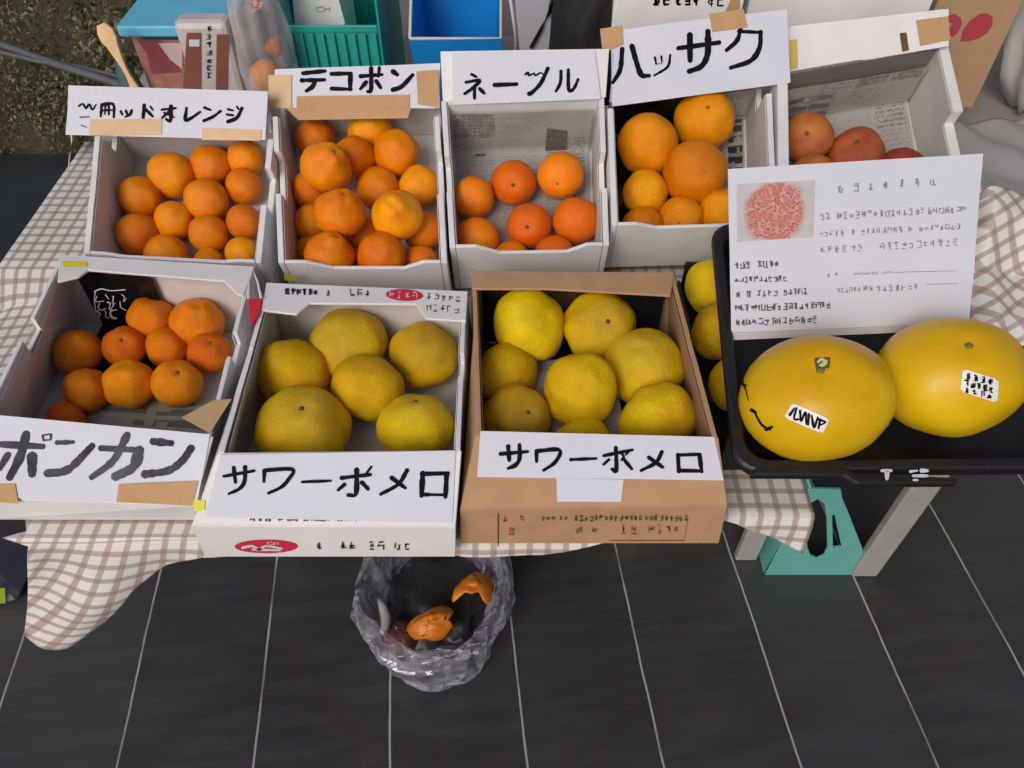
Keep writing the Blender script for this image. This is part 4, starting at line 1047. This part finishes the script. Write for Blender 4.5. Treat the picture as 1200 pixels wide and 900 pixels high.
waste_bag()

# ------------------------------------------------------------------ stool, bin
def holed(name, outer, holes, frame, th, matl, parent):
    """flat panel with cut-outs: outline and holes in (a, b) along the frame's two axes"""
    O, ax, ay = frame; cu = bpy.data.curves.new(name, 'CURVE'); cu.dimensions = '2D'; cu.fill_mode = 'BOTH'; cu.extrude = th / 2; cu.bevel_depth = .0012
    for loop in [outer] + holes:
        s_ = cu.splines.new('POLY'); s_.points.add(len(loop) - 1); s_.use_cyclic_u = True
        for p, q in zip(s_.points, loop): p.co = (q[0], q[1], 0, 1)
    tmp = bpy.data.objects.new('tmp', cu); COL.objects.link(tmp); dg = bpy.context.evaluated_depsgraph_get(); me = bpy.data.meshes.new_from_object(tmp.evaluated_get(dg))
    bpy.data.objects.remove(tmp); bpy.data.curves.remove(cu)
    az = Vector(ax).cross(Vector(ay)); Mx = Matrix((tuple(ax) + (0,), tuple(ay) + (0,), tuple(az) + (0,), (0, 0, 0, 1))).transposed(); Mx.translation = Vector(O)
    me.transform(Mx); me.materials.clear(); me.materials.append(matl)
    o = bpy.data.objects.new(name, me); COL.objects.link(o); o.parent = parent; return o
def slot(cx, cy, w_, h_, k=8):
    pts = []
    for (yy, a0) in ((cy + h_ / 2 - w_ / 2, 0), (cy - h_ / 2 + w_ / 2, math.pi)):
        for i in range(k + 1):
            a = a0 + math.pi * i / k; pts.append((cx + w_ / 2 * math.cos(a), yy + w_ / 2 * math.sin(a)))
    return pts
def stool():
    a = hz(896, 673, 0); b = hz(1010, 669, 0); W = b.x - a.x; y0 = a.y; H = .31; D = .20; ins = .018
    root = empty('step_stool'); tag(root, 'small teal plastic stool with cut-out sides under the black tray', 'stool')
    lean = math.atan2(ins, H); up = Vector((0, math.sin(lean), math.cos(lean)))
    nrm = Vector((1, 0, 0)).cross(up); O_ = Vector((a.x, y0, .003))
    def ab(x, y):
        v = hp(x, y, O_, nrm) - O_; return (v.x, v.dot(up))
    out = [(0, 0), (W, 0)] + [ab(x, y) for x, y in ((1011, 650), (1009, 640), (1003, 625), (994, 602), (986, 583))] + [(W * .34, H), (ins, H)]
    holes = [[ab(x, y) for x, y in ((945, 640), (944, 602), (949, 588), (958, 583), (966, 589), (969, 604), (970, 640), (966, 650), (957, 654), (949, 650))],
             [ab(x, y) for x, y in ((974, 602), (978, 602), (987, 640), (975, 641))]]
    holed('front_panel', out, holes, (O_, (1, 0, 0), up), .004, M_teal, root)
    outd = [(0.003, 0), (D - .003, 0), (D - ins - .003, H), (ins + .003, H)]
    hs = [[(D * .3, .0201), (D * .7, .0201), (D * .62, .12), (D * .38, .12)]]
    holed('side_panel', outd, hs, ((a.x, y0 + D, .003), (0, -1, 0), Vector((math.sin(lean), 0, math.cos(lean)))), .004, M_teal, root)
    box('seat', a.x + ins - .004, a.x + W * .26, y0 + ins + .02, y0 + D - ins + .004, H + .003, H + .013, M_teal, root, .004)
stool()
def binn():
    root = empty('storage_bin'); tag(root, 'grey plastic bin with a dark rounded lid beside the hanging cloth', 'bin')
    q = hz(30, 720, 0)
    box('bin_body', q.x - .34, q.x - .02, q.y + .02, q.y + .34, .004, .25, M_bin, root, .02)
    box('lid', q.x - .35, q.x - .005, q.y + .005, q.y + .35, .2505, .30, M_binlid, root, .018)
    S = plane_surf((0, q.y + .0195, 0), (0, -1, 0)); patch('label', [(-14, 690), (6, 688), (7, 706), (-14, 708)], S, mat('lime_label', srgb(150, 180, 40), .5), root, .0015)
binn()

# ------------------------------------------------------------------ things behind the boxes
ZB = TZ + .004
def X(px, py, Y): return hy(px, py, Y).x
def Zp(py, Y): return hy(600, py, Y).z
# teal basket with ribs
def basket():
    root = empty('basket'); tag(root, 'teal plastic ribbed basket behind the dekopon sign', 'basket')
    Y0, Y1 = 1.50, 1.80; x0, x1 = X(338, 60, Y0), X(449, 60, Y0); z1 = Zp(30, Y0); zb = ZB
    box('base', x0 + .006, x1 - .006, Y0 + .006, Y1 - .006, zb, zb + .006, M_tealb, root)
    for nm, (a, b, c, d) in (('side_panel', (x0, x0 + .005, Y0, Y1)), ('side_panel', (x1 - .005, x1, Y0, Y1))):
        box(nm, a, b, c, d, zb, z1 + (.12 if nm != 'x' else 0), M_tealb, root)
    W = x1 - x0; nn = 9
    box('front_rail', x0 + .0055, x1 - .0055, Y0, Y0 + .006, z1 - .014, z1, M_tealb, root)
    bm = bmesh.new(); boxbm(bm, x0 + .0055, x1 - .0055, Y0 + .003, Y0 + .006, zb, z1 - .0145)
    for i in range(nn):
        xx = x0 + .012 + (W - .024) * i / (nn - 1); boxbm(bm, xx - .003, xx + .003, Y0 - .004, Y0 + .0035, zb + .001, z1 - .015)
    new('front_panel', bm, M_tealb, root, bevel=.001)
    bm = bmesh.new(); boxbm(bm, x0 + .0055, x1 - .0055, Y1 - .005, Y1, zb, z1 + .12)
    for i in range(nn):
        xx = x0 + .012 + (W - .024) * i / (nn - 1); boxbm(bm, xx - .003, xx + .003, Y1 - .009, Y1 - .0045, zb + .007, z1 + .11)
    new('back_panel', bm, M_tealb, root, bevel=.001)
    bx = empty('printed_carton'); tag(bx, 'white printed carton standing inside the teal basket', 'carton')
    p = [hy(x, y, 1.56) for x, y in ((341, -20), (392, -20), (404, 26), (345, 27))]; zlow = zb + .008
    slab('carton_body', [Vector((p[3].x, 1.56, zlow)), Vector((p[2].x, 1.56, zlow)), p[2], p[1], p[0], p[3]], (0, .12, 0), M_white, bx)
    ink('print', [([(371, 9), (379, 8), (380, 13), (372, 13), (371, 9)], 1), ([(382, 11), (386, 9), (386, 13)], 1)], plane_surf((0, 1.56, 0), (0, -1, 0)), M_pr2, bx)
basket()
def blue_bin():
    root = empty('blue_bin'); tag(root, 'bright blue open bin with a white lip behind the navel sign', 'bin')
    Y0, Y1 = 1.50, 1.72; x0, x1 = X(479, 46, Y0), X(588, 46, Y0); z1 = Zp(47, Y0); tp = .02
    def loopz(z, ins): return [Vector((x0 + ins, Y0 + ins, z)), Vector((x1 - ins, Y0 + ins, z)), Vector((x1 - ins, Y1 - ins, z + 0)), Vector((x0 + ins, Y1 - ins, z))]
    bm = bmesh.new(); rs = [loopz(ZB, tp), loopz(z1, 0), loopz(z1, .004), loopz(ZB + .006, tp + .004)]
    rs[1][2].z += .13; rs[1][3].z += .13; rs[2][2].z += .13; rs[2][3].z += .13
    V = [[bm.verts.new(p) for p in r] for r in rs]
    for A_, B_ in zip(V, V[1:]):
        for i in range(4): bm.faces.new((A_[i], A_[(i + 1) % 4], B_[(i + 1) % 4], B_[i]))
    bm.faces.new(V[0][::-1]); bm.faces.new(V[-1]); bmesh.ops.recalc_face_normals(bm, faces=bm.faces)
    new('bin_body', bm, M_blue, root)
    r = loopz(z1 + .002, .002); r[2].z += .13; r[3].z += .13
    bm = bmesh.new(); tube_bm(bm, r + [r[0]], .0032, 8); new('lip', bm, M_whitecl, root, smooth=True)
blue_bin()
# grey container with black strap, black bag
def container():
    root = empty('grey_container'); tag(root, 'pale grey plastic container with a black strap beside the blue bin', 'container')
    Y0 = 1.52; x0, x1 = X(602, 40, Y0), X(668, 40, Y0)
    box('container_body', x0, x1, Y0, Y0 + .2, ZB, Zp(-30, Y0), M_greyc, root, .012)
    tube('strap', [hy(x, y, Y0 - .006) for x, y in ((648, -8), (644, 14), (634, 34), (622, 56))], .0035, M_blackpl, root)
    tube('edge_bead', [hy(x, y, Y0 - .003) for x, y in ((597, -8), (602, 25), (606, 58))], .003, M_whitecl, root)
container()
def black_bag():
    bm = bmesh.new(); bmesh.ops.create_icosphere(bm, subdivisions=4, radius=1); c = hy(690, 26, 1.5)
    for v in bm.verts:
        n = v.co.normalized(); k = 1 + .18 * noise.noise(n * 2 + Vector((3, 1, 0))) + .07 * noise.noise(n * 6)
        v.co = Vector((c.x + n.x * .075 * k, 1.5 + n.y * .075 * k, max(ZB, .86 + n.z * .19 * k)))
    tag(new('black_bag', bm, M_black2, smooth=True), 'lumpy black cloth bag behind the slanted sign corner', 'bag')
black_bag()
# white carton with black print
def back_carton():
    root = empty('white_carton'); tag(root, 'white carton with bold black print behind the slanted sign', 'carton')
    Y0 = 1.44; x0, x1 = X(718, 20, Y0), X(868, 20, Y0)
    box('carton_body', x0, x1, Y0, Y0 + .22, ZB, 1.12, M_white, root, .002)
    S = plane_surf((0, Y0, 0), (0, -1, 0))
    ink('print', line_of_glyphs(766, 1, 790, 1, 9, g, wd=2.2, skip=0, n=6) + line_of_glyphs(793, 1, 822, 1, 9, g, wd=2.0, skip=0, n=5) + line_of_glyphs(830, 2, 852, 6, 10, g, wd=1.6, skip=0), S, M_ink, root)
    patch('brown_label', [(878 - 18, -10), (867, -10), (867, 10), (850, 13)], S, M_tapeb, root, .0012)
    b2 = box('long_carton', X(874, 20, 1.47), X(1086, 20, 1.47), 1.47, 1.62, ZB, 1.03, M_white, bevel=.002); tag(b2, 'long plain white carton behind the reddish citrus carton', 'carton')
back_carton()
def petal_box():
    root = empty('brown_carton'); tag(root, 'brown cardboard carton with two dark red petal marks beside the grey sheet', 'carton')
    Y0 = 1.50; x0, x1 = X(1088, 30, Y0), X(1186, 30, Y0)
    box('carton_body', x0, x1, Y0, Y0 + .25, ZB + .06, 1.15, mat('petal_brown', srgb(176, 146, 110), .8, .1, 30), root, .003)
    S = plane_surf((0, Y0, 0), (0, -1, 0)); mr = mat('petal_red', srgb(178, 62, 74), .6, .1, 60)
    p = [(1125, 48), (1128, 36), (1136, 24), (1148, 16), (1157, 15), (1163, 20), (1163, 29), (1157, 38), (1146, 45), (1134, 48)]
    patch('petal_mark', p, S, mr, root, .0012)
    p = [(1111, 18), (1119, 16), (1126, 21), (1127, 29), (1122, 38), (1117, 43), (1113, 41), (1112, 33), (1116, 28), (1111, 24)]
    patch('petal_mark', p, S, mr, root, .0012)
petal_box()
def rumpled(name, x0, x1, y0, y1, zf, matl, label, cat, n=40, thick=.001):
    bm = bmesh.new(); G = []
    for j in range(n + 1):
        row = []
        for i in range(n + 1):
            x, y = x0 + (x1 - x0) * i / n, y0 + (y1 - y0) * j / n; row.append(bm.verts.new((x, y, zf(x, y))))
        G.append(row)
    for j in range(n):
        for i in range(n): bm.faces.new((G[j][i], G[j][i + 1], G[j + 1][i + 1], G[j + 1][i]))
    bm.normal_update(); o = new(name, bm, matl, smooth=True); m = o.modifiers.new('thick', 'SOLIDIFY'); m.thickness = thick
    return tag(o, label, cat)
def zs(x, y):
    r = abs(noise.noise(Vector((x * 7 + y * 5, y * 3 - x * 2, 2)))) * .035 + .012 * noise.noise(Vector((x * 16, y * 12, 5)))
    return max(TZ + .008, TZ + .02 + r + .05 * max(0, y - 1.2))
rumpled('grey_sheet', .715, 1.22, 1.07, 1.50, zs, M_sheet, 'rumpled grey plastic sheet on the table beside the petal carton', 'sheet', 60)
def zc(x, y):
    k = abs(noise.noise(Vector((x * 9 - y * 7, y * 3 + x * 3, 8)))) * .035 + .008 * noise.noise(Vector((x * 22, y * 20, 2)))
    e = min(1, max(0, (x - .635) / .03)) * min(1, max(0, (y - .735) / .03))
    return .784 + .2 * (y - .53) + .006 + (.012 + max(0, k)) * e + .062 * min(1, max(0, (y - .845) / .04)) * min(1, max(0, (x - .635) / .03))
cb = rumpled('bunched_cloth', .635, .98, .735, .925, zc, M_cloth, 'checked cloth bunched up beside the printed sheet', 'cloth', 60)
ul = cb.data.uv_layers.new(name='UVMap')
for lp in cb.data.loops:
    v = cb.data.vertices[lp.vertex_index].co; ul.data[lp.index].uv = (v.x * .8 + v.y * .6, v.y * .8 - v.x * .6 + v.z * .6)
def white_bundle():
    bm = bmesh.new(); bmesh.ops.create_icosphere(bm, subdivisions=4, radius=1)
    for v in bm.verts:
        n = v.co.normalized(); k = 1 + .12 * math.sin(math.atan2(n.y, n.x) * 7 + n.z * 2) * .5 + .1 * noise.noise(n * 3)
        v.co = Vector((1.15 + n.x * .105 * k, 1.62 + n.y * .1 * k, max(ZB, .94 + n.z * .24 * k)))
    tag(new('cloth_bundle', bm, M_whitecl, smooth=True), 'white cloth bundle at the wall end of the table', 'bundle')
white_bundle()
# clear tub with pale blue lid
def tub():
    root = empty('lidded_tub'); tag(root, 'tub of maroon packets under a pale blue lid', 'tub')
    Y0 = 1.50; x0, x1 = X(152, 60, Y0), X(274, 60, Y0); z1 = Zp(41, Y0)
    box('tub_body', x0 + .006, x1 - .006, Y0 + .006, Y0 + .26, ZB, z1, M_maroon, root, .01)
    S = plane_surf((0, Y0 + .006, 0), (0, -1, 0))
    patch('pink_packet', [(160, 44), (188, 48), (196, 66), (214, 84), (178, 86), (172, 62)], S, mat('pink_film', srgb(150, 66, 82), .3), root, .0015)
    patch('white_packet', [(186, 50), (214, 50), (214, 80), (200, 70)], S, mat('pale_film', srgb(206, 186, 186), .3), root, .002)
    patch('blue_edge', [(160, 38), (212, 40), (208, 46), (170, 46)], S, mat('deep_blue', srgb(24, 72, 108), .4), root, .0025)
    box('lid', x0 - .004, x1 + .006, Y0 - .012, Y0 + .27, z1 + .0005, z1 + .022, M_lblue, root, .004)
tub()
def pouch():
    root = empty('snack_pouch'); tag(root, 'clear pouch of brown sticks with printed pale strip in front of the tub', 'pouch')
    Y0 = 1.43; x0, x1 = X(211, 60, Y0), X(274, 60, Y0); z0, z1 = ZB, Zp(26, Y0)
    box('pouch_body', x0, x1, Y0, Y0 + .05, z0, z1, mat('pouch_film', srgb(200, 190, 190), .3), root, .012)
    S = plane_surf((0, Y0, 0), (0, -1, 0))
    patch('brown_stick', [(219, 38), (236, 38), (236, 112), (214, 112)], S, M_pack, root, .001); patch('brown_stick', [(254, 40), (268, 40), (267, 112), (253, 112)], S, M_pack, root, .001)
    patch('stick_label', [(222, 46), (234, 46), (234, 54), (222, 54)], S, M_paper, root, .0016)  # small white label on the first brown stick
    ink('strip_print', [q for k in range(7) for q in glyph(242.5, 31 + k * 9, 6, 6, g, 1.3, 5)], S, M_inkg, root, .001)
pouch()
def fruit_bag():
    Y0 = 1.46; c = hy(306, 40, Y0)
    bm = bmesh.new(); bmesh.ops.create_icosphere(bm, subdivisions=4, radius=1)
    for v in bm.verts:
        n = v.co.normalized(); k = 1 + .10 * noise.noise(n * 2.4 + Vector((1, 2, 3))) + .05 * noise.noise(n * 7) + .05 * math.sin(math.atan2(n.y, n.x) * 9)
        v.co = Vector((c.x + n.x * .052 * k, Y0 + n.y * .055 * k, max(ZB, .88 + n.z * .20 * k)))
    o = tag(new('fruit_bag', bm, M_clear, smooth=True), 'tall clear plastic bag with pink print and fruit inside behind the signs', 'bag')
    S = plane_surf((0, Y0 - .062, 0), (0, -1, 0))
    for (x, y, r, lb) in ((322, 55, .017, 'small yellow orange fruit higher inside the tall clear bag'), (313, 90, .033, 'orange fruit low inside the tall clear bag')):
        p = hy(x, y, Y0 - .01); f = bpy.data.objects.new('bagged_fruit', KIND['blood'][1][0]); COL.objects.link(f); f.location = p; f.scale = (r,) * 3; tag(f, lb, 'fruit', 'fruit in the tall clear bag')
    ink('pink_print', [([(298, 2), (302, 8), (306, 4)], 5), ([(296, 14), (300, 10)], 3)], S, mat('pink_print', srgb(214, 150, 146), .5), o, 0)
fruit_bag()
# wooden stick, teal wedge
def stick():
    p0 = hy(160, 106, 1.40); p1 = hy(119, 28, 1.44)
    bm = bmesh.new(); n = 14; G = []
    d = (p1 - p0); sx = Vector((1, 0, .15)).normalized(); ny = d.normalized().cross(sx).normalized(); sx = ny.cross(d.normalized())
    p0 = p0 - d * .5
    for i in range(n + 1):
        t__ = i / n; c = p0 + (p1 - p0) * t__; wd = .0085 + .004 * math.sin(t__ * 9) + .004 * (t__ > .8); wd *= (1 if t__ < .97 else .6)
        G.append([bm.verts.new(c + sx * a * wd + ny * b_ * .004) for a, b_ in ((-1, -1), (1, -1), (1, 1), (-1, 1))])
    for A_, B_ in zip(G, G[1:]):
        for k in range(4): bm.faces.new((A_[k], A_[(k + 1) % 4], B_[(k + 1) % 4], B_[k]))
    bm.faces.new(G[0][::-1]); bm.faces.new(G[-1]); bmesh.ops.recalc_face_normals(bm, faces=bm.faces)
    tag(new('wooden_stick', bm, M_wood, smooth=True, bevel=.001), 'pale wooden stick leaning behind the narrow sign', 'stick')
    a = hy(137, 76, 1.46); bm = bmesh.new(); bmesh.ops.create_cone(bm, segments=24, radius1=.045, radius2=.012, depth=a.z - ZB, cap_ends=True)
    bmesh.ops.translate(bm, verts=bm.verts, vec=(a.x, 1.48, (a.z + ZB) / 2)); tag(new('teal_funnel', bm, M_dteal, smooth=True, bevel=.003), 'dark teal plastic cone behind the wooden stick', 'cone')
stick()
d1 = box('teal_drum', X(158, 5, 1.95), X(208, 5, 1.95), 1.95, 2.2, ZB, Zp(-40, 1.95), M_dteal, bevel=.02); tag(d1, 'dark teal storage container behind the pale blue lid', 'container')
d2 = box('dark_box', X(208, 5, 1.92), X(250, 5, 1.92), 1.92, 2.2, ZB, Zp(-40, 1.92), M_black2, bevel=.01); tag(d2, 'black storage box next to the dark teal container', 'container')
d3 = box('grey_box', X(252, 5, 1.90), X(282, 5, 1.90), 1.90, 2.2, ZB, Zp(-40, 1.90), M_greyc, bevel=.01); tag(d3, 'grey storage box behind the tall clear bag', 'container')
# red tag between the boxes, string on the sign
bm = bmesh.new(); pr = [hz(x, y, .845) for x, y in ((290, 350), (307, 349), (304, 366), (294, 384))]; prism(bm, pr, (0, 0, -.004)); tg = new('red_tag', bm, M_red, bevel=.001); tag(tg, 'small red tag hanging between the ponkan and white pomelo cartons', 'tag')
tube('loop', [hz(x, y, .846) for x, y in ((291, 350), (292, 330), (297, 318), (302, 330), (306, 349))], .0018, M_whitecl, tg)
st_ = tube('string', [hy(x, y, 1.24 - k * .006) for k, (x, y) in enumerate(((83, 150), (84, 165), (82, 182), (80, 200)))], .0012, M_whitecl); tag(st_, 'thin white string hanging from the narrow sign', 'string')

# ------------------------------------------------------------------ hedge
def hedge():
    import numpy as np
    r = np.random.default_rng(5)
    x0, x1, y0, y1 = -4.6, -1.02, 2.50, 6.0
    def top(x, y):
        e = np.minimum(1, (y - y0) / .5); return .42 * np.sqrt(np.clip(e, 0, 1)) + .10 * np.sin(x * 3.1 + y * 2) * e + .05 * np.sin(x * 9 + y * 7) + .05 * np.sin(x * 17 - y * 13) + .03 * np.sin(x * 31 + y * 27)
    nL = 80000
    x = r.uniform(x0, x1, nL); y = y0 + (y1 - y0) * r.uniform(0, 1, nL) ** 1.5; z = top(x, y) * (1 - .35 * r.uniform(0, 1, nL) ** 2) + .02
    side = r.uniform(0, 1, nL) < .2
    y[side] = y0 + r.uniform(-.03, .10, side.sum()) + .09 * np.sin(x[side] * 7) + .06 * np.sin(x[side] * 17 + 1); z[side] = r.uniform(.01, .36, side.sum())
    ln = r.uniform(.012, .046, nL) * (.7 + .3 * np.sin(x * 5 + y * 3)); wd = ln * r.uniform(.3, .6, nL)
    a = r.uniform(0, 6.28, nL); el = r.uniform(-.5, 1.2, nL)
    d = np.stack([np.cos(a) * np.cos(el), np.sin(a) * np.cos(el), np.sin(el)], 1); q = np.stack([-np.sin(a), np.cos(a), r.uniform(-.5, .5, nL)], 1)
    c = np.stack([x, y, z], 1)
    V = np.stack([c, c + d * (ln / 2)[:, None] + q * (wd / 2)[:, None], c + d * ln[:, None], c + d * (ln / 2)[:, None] - q * (wd / 2)[:, None]], 1).reshape(-1, 3)
    me = bpy.data.meshes.new('foliage'); me.from_pydata(V.tolist(), [], np.arange(nL * 4).reshape(-1, 4).tolist())
    m, t, b = nodes('hedge_leaves'); rp = N(t, 'NewGeometry').outputs['Random Per Island']
    cr_ = N(t, 'ValToRGB'); e = cr_.color_ramp.elements; e[0].color = (.030, .032, .012, 1); e[1].color = (.30, .26, .16, 1)
    for pos, col in ((.3, (.075, .090, .034, 1)), (.6, (.17, .175, .075, 1)), (.85, (.22, .16, .075, 1))):
        k = e.new(pos); k.color = col
    big_ = noisen(t, 4.5, 6, geo(t), .7); f = mathn(t, 'ADD', mathn(t, 'MULTIPLY', rp, .75), mathn(t, 'SUBTRACT', mathn(t, 'MULTIPLY', big_, 1.6), .62)); t.links.new(f, cr_.inputs[0])
    t.links.new(cr_.outputs[0], b.inputs['Base Color']); b.inputs['Roughness'].default_value = .6
    me.materials.append(m)
    root = empty('hedge'); tag(root, 'low dry olive brown hedge on the ground beyond the stall', 'hedge')
    o = bpy.data.objects.new('foliage', me); COL.objects.link(o); o.parent = root
    bm = bmesh.new(); G = []
    for j in range(30):
        row = []
        for i in range(40):
            xx = x0 + (x1 - x0) * i / 39; yy = y0 + .03 + (y1 - y0) * (j / 29) ** 1.6; row.append(bm.verts.new((xx, yy, max(0.004, float(top(np.float64(xx), np.float64(yy))) * .86 - .02) if j else .004)))
        G.append(row)
    for j in range(29):
        for i in range(39): bm.faces.new((G[j][i], G[j][i + 1], G[j + 1][i + 1], G[j + 1][i]))
    bm.normal_update(); new('twigs', bm, mat('hedge_core', (.075, .066, .036), .9, .6, 60), root, smooth=True)
hedge()
for k, (off, lab) in enumerate(((0, 'thick grey hose lying across the hedge'), (7, 'thinner grey hose running beside the thick one across the hedge'))):
    pts = [hz(x, y, .46) for x, y in ((-60, 30 + off), (0, 52 + off), (50, 70 + off * .8), (100, 86 + off * .3), (135, 97 + off * .2), (170, 108))]
    if k: pts = [hz(x, y, .46) for x, y in ((-60, 40), (0, 61), (45, 72), (90, 78), (132, 88), (170, 100))]
    h = tube('hose', pts, [.010, .012, .013, .013, .012, .011] if k == 0 else .007, M_hose); tag(h, lab, 'hose', 'hoses on the hedge')
